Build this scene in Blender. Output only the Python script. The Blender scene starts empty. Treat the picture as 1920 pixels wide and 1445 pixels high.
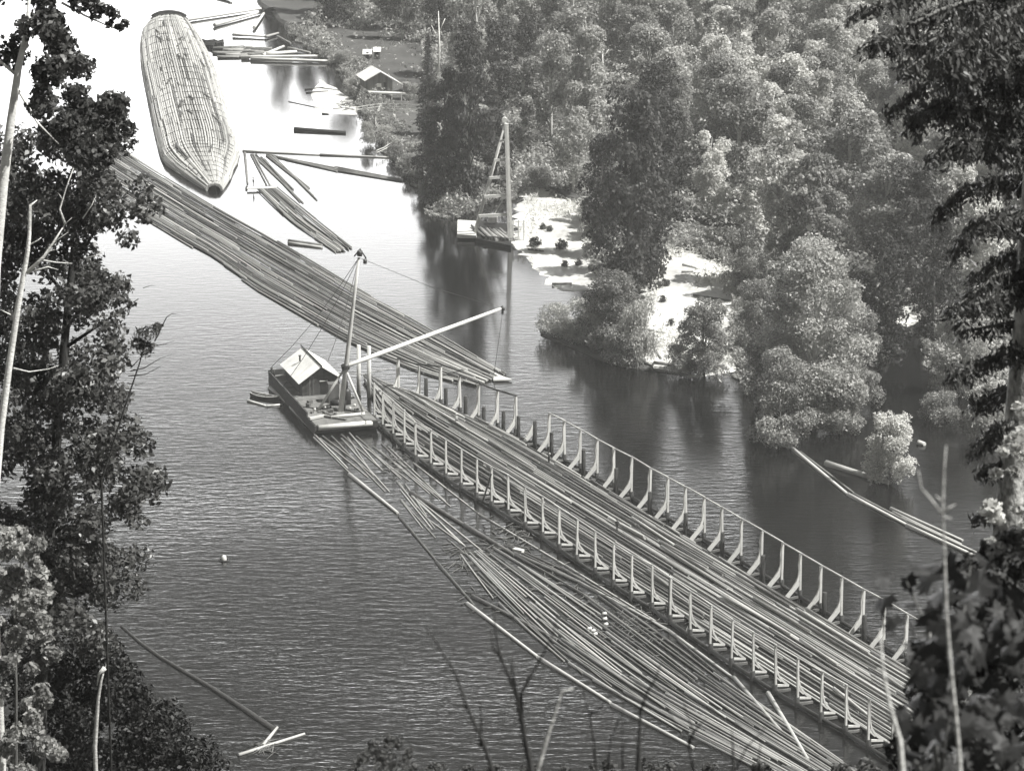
import bpy, math, random
import numpy as np
from mathutils import Vector, Matrix
random.seed(7); RNG = np.random.default_rng(11)
S = bpy.context.scene
COL = S.collection
R = math.radians

# ------------------------------------------------------------------ camera
F = 6500.0; H = 150.0; TH = math.atan(1850 / F)
cam_d = bpy.data.cameras.new('camera'); cam = bpy.data.objects.new('camera', cam_d); COL.objects.link(cam)
cam_d.sensor_width = 36; cam_d.lens = F / 1920 * 36; cam_d.clip_start = 0.5; cam_d.clip_end = 20000
cam_d.dof.use_dof = True; cam_d.dof.focus_distance = 520; cam_d.dof.aperture_fstop = 8.0
cam.location = (0, 0, H); cam.rotation_euler = (math.pi / 2 - TH, 0, 0)
S.camera = cam
# ------------------------------------------------------------------ sky, sun, exposure
SUN_AZ = R(108); SUN_EL = R(57)           # azimuth from +Y, negative = to the left
w = bpy.data.worlds.new('World'); S.world = w; w.use_nodes = True
nt = w.node_tree; nt.nodes.clear()
sky = nt.nodes.new('ShaderNodeTexSky'); sky.sky_type = 'NISHITA'; sky.sun_disc = False
sky.sun_elevation = SUN_EL; sky.sun_rotation = SUN_AZ; sky.air_density = 1.0; sky.dust_density = 1.0
bw = nt.nodes.new('ShaderNodeRGBToBW'); tint = nt.nodes.new('ShaderNodeMix'); tint.data_type = 'RGBA'; tint.blend_type = 'MULTIPLY'
tint.inputs[0].default_value = 1; tint.inputs[7].default_value = (1.0, 1.0, 0.965, 1)
bg = nt.nodes.new('ShaderNodeBackground'); bg.inputs[1].default_value = 0.05
out = nt.nodes.new('ShaderNodeOutputWorld')
nt.links.new(sky.outputs[0], bw.inputs[0]); nt.links.new(bw.outputs[0], tint.inputs[6])
# bank: unseen glow added low in the sky, shaped to whiten the upper water
wtc = nt.nodes.new('ShaderNodeTexCoord'); wsx = nt.nodes.new('ShaderNodeSeparateXYZ'); nt.links.new(wtc.outputs['Generated'], wsx.inputs[0])
def wn(op, *a):
    n = nt.nodes.new('ShaderNodeMath'); n.operation = op
    for i, v in enumerate(a):
        if isinstance(v, (int, float)): n.inputs[i].default_value = v
        else: nt.links.new(v, n.inputs[i])
    return n.outputs[0]
def wmr(x, a, b, c, d):
    n = nt.nodes.new('ShaderNodeMapRange'); n.interpolation_type = 'SMOOTHSTEP'; nt.links.new(x, n.inputs[0])
    for i, v in enumerate((a, b, c, d)): n.inputs[i + 1].default_value = v
    return n.outputs[0]
wno = nt.nodes.new('ShaderNodeTexNoise'); wno.inputs['Scale'].default_value = 5; wno.inputs['Detail'].default_value = 5; nt.links.new(wtc.outputs['Generated'], wno.inputs[0])
el_ = wn('ADD', wsx.outputs[2], wn('MULTIPLY', wn('SUBTRACT', wno.outputs['Fac'], .5), .05))
caz = wn('ADD', wn('MULTIPLY', wsx.outputs[0], math.sin(R(-14))), wn('MULTIPLY', wsx.outputs[1], math.cos(R(-14))))
bank = wn('MULTIPLY', wmr(el_, .15, .335, 1, 0), wmr(caz, .80, .965, 0, 1))
bank = wn('MULTIPLY', wn('POWER', bank, 1.5), 115.0)
cadd = nt.nodes.new('ShaderNodeMix'); cadd.data_type = 'RGBA'; cadd.blend_type = 'ADD'; cadd.inputs[0].default_value = 1
nt.links.new(tint.outputs[2], cadd.inputs[6]); nt.links.new(bank, cadd.inputs[7])
nt.links.new(cadd.outputs[2], bg.inputs[0]); nt.links.new(bg.outputs[0], out.inputs[0])
sl = bpy.data.lights.new('sun', 'SUN'); sl.energy = 5.0; sl.angle = R(0.5); sl.color = (1, 0.99, 0.955)
so = bpy.data.objects.new('sun', sl); COL.objects.link(so)
sd = Vector((math.sin(SUN_AZ) * math.cos(SUN_EL), math.cos(SUN_AZ) * math.cos(SUN_EL), math.sin(SUN_EL)))
so.rotation_euler = sd.to_track_quat('Z', 'Y').to_euler(); so.location = (0, 0, 300)
S.view_settings.view_transform = 'Standard'; S.view_settings.look = 'None'
S.view_settings.exposure = 0.7; S.view_settings.gamma = 1
S.cycles.max_bounces = 6; S.cycles.diffuse_bounces = 2; S.cycles.glossy_bounces = 2; S.cycles.transmission_bounces = 2
S.cycles.volume_bounces = 0; S.cycles.transparent_max_bounces = 4; S.cycles.caustics_reflective = False; S.cycles.caustics_refractive = False

# ------------------------------------------------------------------ surveying: photo pixel -> world
def ray(x, y):
    a = (x - 960) / F; b = (722.5 - y) / F
    return Vector((a, math.cos(TH) + b * math.sin(TH), -math.sin(TH) + b * math.cos(TH)))
def P(x, y, z=0.0):
    d = ray(x, y); t = (z - H) / d.z
    return Vector((t * d.x, t * d.y, z))
def PY(x, y, Y):
    d = ray(x, y); t = Y / d.y
    return Vector((t * d.x, Y, H + t * d.z))
def pxm(p):      # photo pixels per metre at a point
    return F / (p.y * math.cos(TH) + (H - p.z) * math.sin(TH))

# ------------------------------------------------------------------ materials (a grey photograph: everything grey)
def newmat(name):
    m = bpy.data.materials.new(name); m.use_nodes = True
    return m, m.node_tree, m.node_tree.nodes['Principled BSDF']
def g(v): return (v, v * 0.995, v * 0.96, 1)
def surf(name, lo, hi, nscale=1.0, rough=0.8, use='attr', stretch=(1, 1, 1), bump=0.0, spec=0.3, coord='Object', fine=6.0, nz=1.0):
    m, t, b = newmat(name)
    tc = t.nodes.new('ShaderNodeTexCoord'); mp = t.nodes.new('ShaderNodeMapping'); mp.inputs['Scale'].default_value = stretch
    t.links.new(tc.outputs[coord], mp.inputs[0])
    n1 = t.nodes.new('ShaderNodeTexNoise'); n1.inputs['Scale'].default_value = nscale; n1.inputs['Detail'].default_value = 4
    n2 = t.nodes.new('ShaderNodeTexNoise'); n2.inputs['Scale'].default_value = nscale * fine; n2.inputs['Detail'].default_value = 3
    t.links.new(mp.outputs[0], n1.inputs[0]); t.links.new(mp.outputs[0], n2.inputs[0])
    if use == 'attr':
        a = t.nodes.new('ShaderNodeAttribute'); a.attribute_name = 'tone'; src = a.outputs['Fac']
    else:
        a = t.nodes.new('ShaderNodeObjectInfo'); src = a.outputs['Random']
    def mth(op, x, y):
        n = t.nodes.new('ShaderNodeMath'); n.operation = op
        for i, v in enumerate((x, y)):
            if isinstance(v, (int, float)): n.inputs[i].default_value = v
            else: t.links.new(v, n.inputs[i])
        return n.outputs[0]
    s = mth('ADD', mth('MULTIPLY', src, 1 - .45 * nz), mth('MULTIPLY', mth('SUBTRACT', n1.outputs['Fac'], 0.5), 0.9 * nz))
    s = mth('ADD', s, mth('MULTIPLY', mth('SUBTRACT', n2.outputs['Fac'], 0.5), 0.6 * nz)); s = mth('ADD', s, 0.22 * nz)
    cr = t.nodes.new('ShaderNodeValToRGB'); cr.color_ramp.elements[0].color = g(lo); cr.color_ramp.elements[1].color = g(hi)
    t.links.new(s, cr.inputs[0]); t.links.new(cr.outputs[0], b.inputs['Base Color'])
    b.inputs['Roughness'].default_value = rough; b.inputs['Specular IOR Level'].default_value = spec
    if bump:
        bp = t.nodes.new('ShaderNodeBump'); bp.inputs['Distance'].default_value = bump; bp.inputs['Strength'].default_value = 0.8
        t.links.new(n2.outputs['Fac'], bp.inputs['Height']); t.links.new(bp.outputs[0], b.inputs['Normal'])
    return m
def leafmat(name, lo, hi, trans=0.3, rough=0.5):
    m, t, b = newmat(name)
    a = t.nodes.new('ShaderNodeAttribute'); a.attribute_name = 'tone'
    oi = t.nodes.new('ShaderNodeObjectInfo')
    ad = t.nodes.new('ShaderNodeMath'); ad.operation = 'MULTIPLY_ADD'; ad.inputs[1].default_value = 0.5
    t.links.new(oi.outputs['Random'], ad.inputs[0]); sc = t.nodes.new('ShaderNodeMath'); sc.operation = 'MULTIPLY'; sc.inputs[1].default_value = 0.6
    t.links.new(a.outputs['Fac'], sc.inputs[0]); t.links.new(sc.outputs[0], ad.inputs[2])
    cr = t.nodes.new('ShaderNodeValToRGB'); cr.color_ramp.elements[0].color = g(lo); cr.color_ramp.elements[1].color = g(hi)
    t.links.new(ad.outputs[0], cr.inputs[0]); t.links.new(cr.outputs[0], b.inputs['Base Color'])
    b.inputs['Roughness'].default_value = rough; b.inputs['Specular IOR Level'].default_value = 0.5
    tr = t.nodes.new('ShaderNodeBsdfTranslucent'); t.links.new(cr.outputs[0], tr.inputs[0])
    mx = t.nodes.new('ShaderNodeMixShader'); mx.inputs[0].default_value = trans
    o = t.nodes['Material Output']
    t.links.new(b.outputs[0], mx.inputs[1]); t.links.new(tr.outputs[0], mx.inputs[2]); t.links.new(mx.outputs[0], o.inputs[0])
    return m
M = {}
M['log'] = surf('floating_log_wood', 0.025, 0.55, 0.5, 0.8, 'attr', nz=.35)
M['logobj'] = surf('loose_log_wood', 0.07, 0.50, 0.5, 0.75, 'obj')
M['pale'] = surf('pale_timber', 0.34, 0.72, 0.7, 0.8, 'attr')
M['dark'] = surf('tarred_timber', 0.012, 0.06, 0.8, 0.7, 'attr')
M['deck'] = surf('scow_deck_wood', 0.05, 0.30, 0.8, 0.85, 'attr')
M['hull'] = surf('scow_hull_wood', 0.02, 0.10, 0.8, 0.8, 'attr', (1, 1, 4))
M['board'] = surf('weathered_boards', 0.05, 0.22, 0.6, 0.85, 'attr', (4, 4, .4))
M['roof'] = surf('pale_roof_boards', 0.45, 0.95, 0.6, 0.8, 'attr')
M['iron'] = surf('iron', 0.015, 0.05, 2.0, 0.5, 'attr', spec=0.6)
M['bark'] = surf('tree_bark', 0.05, 0.2, 1.5, 0.9, 'attr', (3, 3, .5), bump=.03)
M['palebark'] = surf('pale_bark', 0.30, 0.95, 2.6, 0.85, 'attr', (1, 1, 2), bump=.02)
M['barkdark'] = surf('dark_bark', 0.012, 0.08, 1.5, 0.9, 'attr', (3, 3, .7), bump=.03)
M['ground'] = surf('bank_ground', 0.03, 0.13, 0.12, 0.95, 'attr', fine=12)
M['mud'] = surf('pale_silt', 0.22, 1.0, 0.12, 0.35, 'attr', (1, .6, 1), spec=0.6, fine=9)  # near-white colour paints the glare on the inlets; also covers the pale clearing
M['grass'] = surf('garden_grass', 0.07, 0.13, 0.15, 0.95, 'attr', (.3, 3, 1))
M['leaf'] = leafmat('forest_leaves', 0.06, 0.62, .4, .6)
M['leafpale'] = leafmat('pale_leaves', 0.16, 0.85, .42, .6)
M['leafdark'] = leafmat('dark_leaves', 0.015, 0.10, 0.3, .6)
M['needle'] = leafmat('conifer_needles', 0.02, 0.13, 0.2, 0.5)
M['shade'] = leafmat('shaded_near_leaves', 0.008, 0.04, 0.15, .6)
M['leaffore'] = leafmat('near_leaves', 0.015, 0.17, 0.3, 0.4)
M['mottled'] = surf('mottled_bark', 0.01, 0.6, 3.5, 0.9, 'attr', (1, 1, .6), bump=.03, nz=2.2)
M['cloth'] = surf('dark_cloth', 0.02, 0.05, 3, 0.9)
M['shirt'] = surf('pale_cloth', 0.3, 0.6, 3, 0.9)
M['skin'] = surf('skin', 0.3, 0.4, 3, 0.6)
# water
m, t, b = newmat('river_water'); M['water'] = m
b.inputs['Base Color'].default_value = g(0.006); b.inputs['IOR'].default_value = 1.33; b.inputs['Roughness'].default_value = 0.1
b.inputs['Specular IOR Level'].default_value = 0.5
tc = t.nodes.new('ShaderNodeTexCoord')
def wnoise(sx, sy, detail, rot):
    mp = t.nodes.new('ShaderNodeMapping'); mp.inputs['Scale'].default_value = (sx, sy, 1); mp.inputs['Rotation'].default_value = (0, 0, R(rot))
    n = t.nodes.new('ShaderNodeTexNoise'); n.inputs['Scale'].default_value = 1; n.inputs['Detail'].default_value = detail; n.inputs['Roughness'].default_value = 0.55
    t.links.new(tc.outputs['Object'], mp.inputs[0]); t.links.new(mp.outputs[0], n.inputs[0]); return n.outputs['Fac']
n1 = wnoise(0.34, 0.95, 3, 8); n2 = wnoise(1.3, 3.1, 2, -12); n3 = wnoise(0.012, 0.02, 2, 0)
ad = t.nodes.new('ShaderNodeMath'); ad.operation = 'MULTIPLY_ADD'; ad.inputs[1].default_value = 0.22; t.links.new(n2, ad.inputs[0]); t.links.new(n1, ad.inputs[2])
st = t.nodes.new('ShaderNodeMapRange'); st.inputs[1].default_value = 0.35; st.inputs[2].default_value = 0.65; st.inputs[3].default_value = 0.6; st.inputs[4].default_value = 1.0
t.links.new(n3, st.inputs[0])
sx = t.nodes.new('ShaderNodeSeparateXYZ'); t.links.new(tc.outputs['Object'], sx.inputs[0])     # the upper reach lies sheltered and calm
cy = t.nodes.new('ShaderNodeMapRange'); cy.inputs[1].default_value = 400; cy.inputs[2].default_value = 620; cy.inputs[3].default_value = 1.0; cy.inputs[4].default_value = 0.12
t.links.new(sx.outputs[1], cy.inputs[0]); sm = t.nodes.new('ShaderNodeMath'); sm.operation = 'MULTIPLY'; t.links.new(st.outputs[0], sm.inputs[0]); t.links.new(cy.outputs[0], sm.inputs[1])
bp = t.nodes.new('ShaderNodeBump'); bp.inputs['Distance'].default_value = 0.085
t.links.new(ad.outputs[0], bp.inputs['Height']); t.links.new(sm.outputs[0], bp.inputs['Strength']); t.links.new(bp.outputs[0], b.inputs['Normal'])

# ------------------------------------------------------------------ mesh builder
class MB:
    def __init__(s): s.v = []; s.f = []; s.t = []; s.sm = []
    def add(s, vs, fs, tone=None, smooth=False):
        o = len(s.v); s.v += [tuple(p) for p in vs]
        tn = random.random() if tone is None else tone
        for f in fs: s.f.append(tuple(i + o for i in f)); s.t.append(tn); s.sm.append(smooth)
    def tube(s, pts, r, n=8, tone=None, caps=True, endtone=None):
        pts = [Vector(p) for p in pts]
        if isinstance(r, (int, float)): r = [r] * len(pts)
        vs = []; N = len(pts); tn = random.random() if tone is None else tone
        prev = None
        for i, p in enumerate(pts):
            d = (pts[min(i + 1, N - 1)] - pts[max(i - 1, 0)]).normalized()
            if prev is None:
                u = d.cross(Vector((0, 0, 1)))
                if u.length < 1e-3: u = d.cross(Vector((0, 1, 0)))
            else: u = prev - d * prev.dot(d)
            u.normalize(); prev = u; w_ = d.cross(u)
            for k in range(n):
                a = 2 * math.pi * k / n
                vs.append(p + (u * math.cos(a) + w_ * math.sin(a)) * r[i])
        fs = [(i * n + k, i * n + (k + 1) % n, (i + 1) * n + (k + 1) % n, (i + 1) * n + k) for i in range(N - 1) for k in range(n)]
        s.add(vs, fs, tn, True)
        if caps:
            o = len(s.v) - len(vs)
            et = min(1, tn + .35) if endtone is None else endtone
            s.f.append(tuple(o + k for k in range(n))[::-1]); s.t.append(et); s.sm.append(False)
            s.f.append(tuple(o + (N - 1) * n + k for k in range(n))); s.t.append(et); s.sm.append(False)
    def beam(s, a, b, wd, hd=None, tone=None, side=None):
        a = Vector(a); b = Vector(b); hd = wd if hd is None else hd
        d = (b - a).normalized()
        u = Vector(side) if side is not None else d.cross(Vector((0, 0, 1)))
        if u.length < 1e-3: u = Vector((1, 0, 0))
        u = (u - d * u.dot(d)).normalized(); v = d.cross(u)
        vs = [q + u * sx * wd / 2 + v * sy * hd / 2 for q in (a, b) for sx, sy in ((-1, -1), (1, -1), (1, 1), (-1, 1))]
        s.add(vs, [(0, 3, 2, 1), (4, 5, 6, 7), (0, 1, 5, 4), (1, 2, 6, 5), (2, 3, 7, 6), (3, 0, 4, 7)], tone)
    def box(s, c, sz, tone=None, rz=0):
        c = Vector(c); u = Vector((math.cos(rz), math.sin(rz), 0)) * sz[0] / 2
        s.beam(c - u, c + u, sz[1], sz[2], tone)
    def quad(s, ps, tone=None): s.add(ps, [tuple(range(len(ps)))], tone)
    def slab(s, ps, th, tone=None):      # polygon given in space, thickened along its normal
        ps = [Vector(p) for p in ps]; nn = (ps[1] - ps[0]).cross(ps[2] - ps[0]).normalized() * th; n = len(ps)
        vs = ps + [p - nn for p in ps]
        s.add(vs, [tuple(range(n)), tuple(range(2 * n - 1, n - 1, -1))] + [(i, n + i, n + (i + 1) % n, (i + 1) % n) for i in range(n)], tone)
    def build(s, name, mat, parent=None, origin=None):
        me = bpy.data.meshes.new(name)
        o_ = Vector((0, 0, 0)) if origin is None else Vector(origin)
        me.from_pydata([(p[0] - o_.x, p[1] - o_.y, p[2] - o_.z) for p in s.v], [], s.f)
        at = me.attributes.new('tone', 'FLOAT', 'FACE'); at.data.foreach_set('value', s.t)
        me.polygons.foreach_set('use_smooth', s.sm)
        mats = mat if isinstance(mat, list) else [mat]
        for m_ in mats: me.materials.append(m_)
        me.update()
        o = bpy.data.objects.new(name, me); COL.objects.link(o)
        if origin is not None and parent is None: o.location = o_
        if parent is not None: o.parent = parent
        return o
def tag(o, label=None, cat=None, group=None, kind=None):
    if label: o['label'] = label
    if cat: o['category'] = cat
    if group: o['group'] = group
    if kind: o['kind'] = kind
    return o
def thing(name, loc, label, cat, group=None):
    o = bpy.data.objects.new(name, None); COL.objects.link(o); o.location = loc; o.empty_display_size = .5
    return tag(o, label, cat, group)
def part(mb, name, mat, root, rootloc=None):
    """mesh in world coordinates, re-expressed in the space of its (unrotated) parent chain"""
    off = Vector((0, 0, 0)); p = root
    while p is not None: off += Vector(p.location); p = p.parent
    mb.v = [(x - off.x, y - off.y, z - off.z) for x, y, z in mb.v]
    return mb.build(name, mat, root)
def copy_tree(o, parent=None):
    c = o.copy(); COL.objects.link(c); c.parent = parent
    for ch in o.children: copy_tree(ch, c)
    return c
# ------------------------------------------------------------------ the setting: water, banks
def sheet(name, polys, z, mat, sub=None):
    mb = MB()
    for ps in polys: mb.quad([(p[0], p[1], z) for p in ps], .5)
    o = mb.build(name, mat); o['kind'] = 'structure'; return o
sheet('river_water', [[(-1500, -250), (1500, -250), (1500, 2600), (-1500, 2600)]], 0, M['water'])

def wpoly(pts, z=0): return [P(x, y, z).xy for x, y in pts]
LAND = wpoly([(430, -150), (455, -60), (500, 15), (545, 60), (600, 100), (640, 125), (672, 175), (690, 215), (725, 275), (765, 320), (800, 360), (822, 395), (850, 410),
              (900, 380), (960, 372), (985, 345), (1010, 338), (1030, 355), (1060, 372), (1105, 385), (1112, 470), (1130, 520), (1170, 545), (1205, 540), (1215, 490), (1250, 470), (1310, 470), (1385, 505),
              (1395, 560), (1385, 640), (1400, 720), (1450, 775), (1520, 790), (1590, 750), (1640, 690), (1668, 610), (1672, 575), (1725, 572), (1745, 620), (1755, 700), (1810, 735), (1900, 745), (2300, 760)])
LAND = LAND + [Vector((520, 700)), Vector((520, 1800)), Vector((-180, 1800)), Vector((-165, 1200))]
def inpoly(x, y, poly):
    c = False; n = len(poly); j = n - 1
    for i in range(n):
        xi, yi = poly[i][0], poly[i][1]; xj, yj = poly[j][0], poly[j][1]
        if (yi > y) != (yj > y) and x < (xj - xi) * (y - yi) / (yj - yi) + xi: c = not c
        j = i
    return c
def edged(p, q, step, jit):
    n = max(1, int((q - p).length / step)); return [p.lerp(q, i / n) + (Vector((random.uniform(-jit, jit), random.uniform(-jit, jit))) if i else Vector((0, 0))) for i in range(n)]
from mathutils.geometry import tessellate_polygon
def land(name, poly, z, mat, bank=1.2, jit=1.2, step=5):
    ring = []
    for i in range(len(poly)):
        p = Vector(poly[i]); q = Vector(poly[(i + 1) % len(poly)])
        ring += edged(p, q, step, jit) if (q - p).length < 120 else [p]
    n = len(ring); area = sum(ring[i].x * ring[(i + 1) % n].y - ring[(i + 1) % n].x * ring[i].y for i in range(n))
    sgn = 1 if area > 0 else -1
    outer = []
    for i in range(n):
        d = (ring[(i + 1) % n] - ring[i - 1]).normalized(); nn = Vector((d.y, -d.x)) * sgn
        outer.append(ring[i] + nn * bank)
    mb = MB(); vs = [(p.x, p.y, z + random.uniform(-.03, .03)) for p in ring] + [(p.x, p.y, -.5) for p in outer]
    fs = [tuple(tr) for tr in tessellate_polygon([[Vector((p.x, p.y, 0)) for p in ring]])]
    fs += [(i, (i + 1) % n, n + (i + 1) % n, n + i) for i in range(n)]
    mb.add(vs, fs, .5); o = mb.build(name, mat)
    bpy.context.view_layer.objects.active = o
    import bmesh
    bm = bmesh.new(); bm.from_mesh(o.data); bmesh.ops.recalc_face_normals(bm, faces=bm.faces); bm.to_mesh(o.data); bm.free()
    o['kind'] = 'structure'; return o
land('bank_ground', LAND, 0.7, M['ground'])
glare1 = wpoly([(962, 455), (985, 352), (1008, 345), (1032, 362), (1058, 378), (1100, 392), (1108, 470), (1118, 540), (1060, 545), (1000, 490)])
glare2 = wpoly([(1210, 560), (1220, 495), (1255, 478), (1310, 478), (1380, 510), (1388, 560), (1380, 690), (1300, 705), (1228, 690), (1212, 640)])
land('mudflat', glare1, 0.12, M['mud'], 4, 1.5, 2); land('mudflat', glare2, 0.12, M['mud'], 4, 1.5, 2)  # pale sheets in place of sky glare on the water, brightness put in the colour
land('mudflat', wpoly([(1668, 600), (1678, 574), (1722, 574), (1730, 600), (1700, 612)]), 0.12, M['mud'], 3, .8)  # same painted glare, for the bright reflection in the narrow channel
glare3 = wpoly([(588, 178), (600, 150), (625, 165), (650, 182), (668, 215), (600, 212)])
land('mudflat', glare3, 0.10, M['mud'], 4, .6)
land('sandbar', wpoly([(1012, 618), (1060, 628), (1150, 662), (1222, 686), (1228, 697), (1150, 684), (1050, 642), (1015, 628)]), .25, M['ground'], .6, .3)
land('garden_lawn', wpoly([(708, 212), (790, 208), (800, 262), (735, 270), (704, 236)]), .82, M['grass'], .3, .3)
land('clearing', wpoly([(1575, 55), (1590, -70), (1790, -70), (1770, 60), (1680, 75)]), .9, M['mud'], .3, .8)

# the bluff under the camera
def bluff_z(x, y):
    return 147.6 - 0.60 * max(y, -40) - 0.0002 * y * abs(y) + 1.8 * math.sin(x * .11) * min(1, max(0, y) / 40) + .9 * math.sin(y * .19 + x * .07) * min(1, max(0, y) / 30)
mb = MB(); NX, NY = 60, 60; vs = []
for j in range(NY + 1):
    for i in range(NX + 1):
        x = -240 + 480 * i / NX; y = -120 + 350 * j / NY
        vs.append((x, y, bluff_z(x, y)))
mb.add(vs, [(j * (NX + 1) + i, j * (NX + 1) + i + 1, (j + 1) * (NX + 1) + i + 1, (j + 1) * (NX + 1) + i) for j in range(NY) for i in range(NX)], .5, True)
o = mb.build('bluff_terrain', M['ground']); o['kind'] = 'structure'

# ------------------------------------------------------------------ leaves and trees
def quads_mesh(name, V4, tones, mat):
    n = len(V4); me = bpy.data.meshes.new(name)
    me.vertices.add(n * 4); me.vertices.foreach_set('co', V4.reshape(-1).astype(np.float32))
    me.loops.add(n * 4); me.loops.foreach_set('vertex_index', np.arange(n * 4, dtype=np.int32))
    me.polygons.add(n); me.polygons.foreach_set('loop_start', np.arange(0, n * 4, 4, dtype=np.int32))
    me.update(calc_edges=True)
    at = me.attributes.new('tone', 'FLOAT', 'FACE'); at.data.foreach_set('value', tones.astype(np.float32))
    me.materials.append(mat); return me
def leafquads(C, size, out=None, up=.5, outw=.5, asp=.6, droop=None):
    n = len(C); nr = RNG.normal(size=(n, 3)); nr /= np.linalg.norm(nr, axis=1)[:, None]
    if out is not None: nr = nr + out * outw
    nr[:, 2] += up; nr /= np.linalg.norm(nr, axis=1)[:, None]
    t_ = RNG.normal(size=(n, 3))
    if droop is not None: t_ = t_ * .5 + np.array(droop)
    t_ -= nr * (t_ * nr).sum(1)[:, None]; t_ /= np.linalg.norm(t_, axis=1)[:, None]
    b_ = np.cross(nr, t_); L = size * RNG.uniform(.6, 1.35, n)[:, None]
    mid = C + nr * L * .12
    return np.stack([C - t_ * L * .5, mid + b_ * L * asp * .5, C + t_ * L * .5, mid - b_ * L * asp * .5], 1)
def blobs_mesh(name, blobs, n, size, mat, up=.5, asp=.65, shell=.45, bias=.25, holes=.0, droop=None):
    B = np.array([b[:4] for b in blobs]); wgt = B[:, 3] ** 2; idx = RNG.choice(len(B), n, p=wgt / wgt.sum())
    d = RNG.normal(size=(n, 3)); d /= np.linalg.norm(d, axis=1)[:, None]; d[:, 2] = np.where((d[:, 2] < -.2) & (RNG.random(n) < bias * 2), -d[:, 2], d[:, 2])
    r = B[idx, 3] * (shell + (1 - shell) * RNG.random(n) ** .6) * (1 + .18 * np.sin(d[:, 0] * 7 + idx) * np.cos(d[:, 2] * 6 + idx * 2))
    C = B[idx, :3] + d * r[:, None] * np.array([1, 1, .85])
    bt = RNG.random(len(B)); tn = np.clip(.4 * bt[idx] + .75 * RNG.random(n) ** 1.8, 0, 1)
    return quads_mesh(name, leafquads(C, size, d, up, .6, asp, droop), tn, mat)
def crown_blobs(h, rad, kind):
    bl = []
    if kind == 'low':
        for _ in range(64):
            z = random.uniform(.05, .93); pr = max(.2, 1 - abs(z - .38) ** 1.6 * 2.0) ** .6
            a = random.uniform(0, 6.283); q = rad * pr * random.uniform(.3, .85)
            bl.append((q * math.cos(a), q * math.sin(a), z * h, rad * random.uniform(.18, .36)))
    if kind == 'round':
        for _ in range(42):
            z = random.uniform(.14, .93); pr = math.sin(math.pi * min(1, max(0.03, (z - .0) / 1.0)) ** .9) ** .6
            a = random.uniform(0, 6.283); q = rad * pr * random.uniform(.35, .8)
            bl.append((q * math.cos(a), q * math.sin(a), z * h, rad * random.uniform(.22, .4)))
    elif kind == 'tall':
        for _ in range(30):
            z = random.uniform(.1, .96); pr = (1 - abs(z - .5) * 1.5) ** .5 if abs(z - .5) < .6 else .2
            a = random.uniform(0, 6.283); q = rad * pr * random.uniform(.2, .75)
            bl.append((q * math.cos(a), q * math.sin(a), z * h, rad * random.uniform(.24, .42)))
    elif kind == 'bush':
        for _ in range(34):
            z = random.uniform(.08, .8); a = random.uniform(0, 6.283); q = rad * math.sqrt(max(.05, 1 - (z - .3) ** 2 * 2)) * random.uniform(.2, .8)
            bl.append((q * math.cos(a), q * math.sin(a), z * h, min(rad, h) * random.uniform(.24, .40)))
    return bl
def trunk_mb(h, rad, bl, r0, kind):
    mb = MB(); lean = [Vector((random.uniform(-.03, .03) * h * k, random.uniform(-.03, .03) * h * k, h * z)) for k, z in ((0, -.03), (.3, .2), (.6, .45), (1, .7), (1.2, .92))]
    mb.tube(lean, [r0, r0 * .85, r0 * .62, r0 * .38, r0 * .08], 7, .5)
    for b in random.sample(bl, min(11, len(bl))):
        tz = b[2] / h * .72; k = min(3.99, max(0, tz / .24)); i = int(k); base = lean[i].lerp(lean[i + 1], k - i); base.z = min(base.z, b[2] - .02 * h) if b[2] > .1 * h else base.z
        e = Vector(b[:3]); mid = base.lerp(e, .5) + Vector((0, 0, .02 * h))
        mb.tube([base, mid, e], [r0 * .4, r0 * .25, r0 * .08], 5, .5)
    return mb
VAR = {}
def variant(key, h, rad, kind, n, size, leaf, bark, up=.5):
    """an unplaced prototype: (crown mesh, trunk mesh, h, rad)"""
    random.seed(hash(key) % 9999 if False else sum(map(ord, key)))
    if kind == 'conifer':
        mb = MB(); mb.tube([(0, 0, -1), (0, 0, h * .5), (0, 0, h)], [h * .018, h * .011, .04], 7, .5)
        Cs = []; tn = []
        lev = int(h / .8)
        for i in range(lev):
            z = h * (.14 + .86 * i / lev); rr = rad * (1 - i / lev) ** .85 * random.uniform(.7, 1.1) + .25
            nb = random.randint(5, 7); a0 = random.uniform(0, 6.28)
            for k in range(nb):
                a = a0 + 6.283 * k / nb + random.uniform(-.3, .3); e = rr * random.uniform(.7, 1.1)
                mb.tube([(0, 0, z), (e * .9 * math.cos(a), e * .9 * math.sin(a), z - e * .28)], [.06, .02], 4, .5, False)
                m_ = max(4, int(n / lev / nb * (e / rad + .2) * 1.6)); tt = RNG.random(m_) ** .7
                wv = (RNG.random(m_) - .5) * e * .55 * (1.1 - tt)
                Cs.append(np.stack([tt * e * math.cos(a) - wv * math.sin(a), tt * e * math.sin(a) + wv * math.cos(a), z - tt ** 1.5 * e * .33 + RNG.normal(size=m_) * .12], 1)); tn.append(np.clip(random.random() * .5 + RNG.random(m_) * .5, 0, 1))
        C = np.concatenate(Cs); cm = quads_mesh('crown', leafquads(C, size, None, .9, 0, .45), np.concatenate(tn), leaf)
    else:
        bl = crown_blobs(h, rad, kind); mb = trunk_mb(h, rad, bl, h * .016 + .05, kind)
        cm = blobs_mesh('crown', bl, n, size, leaf, up)
    tm = mb.build('trunk', bark); tmesh = tm.data; bpy.data.objects.remove(tm)
    VAR[key] = (cm, tmesh, h, rad)
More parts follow.
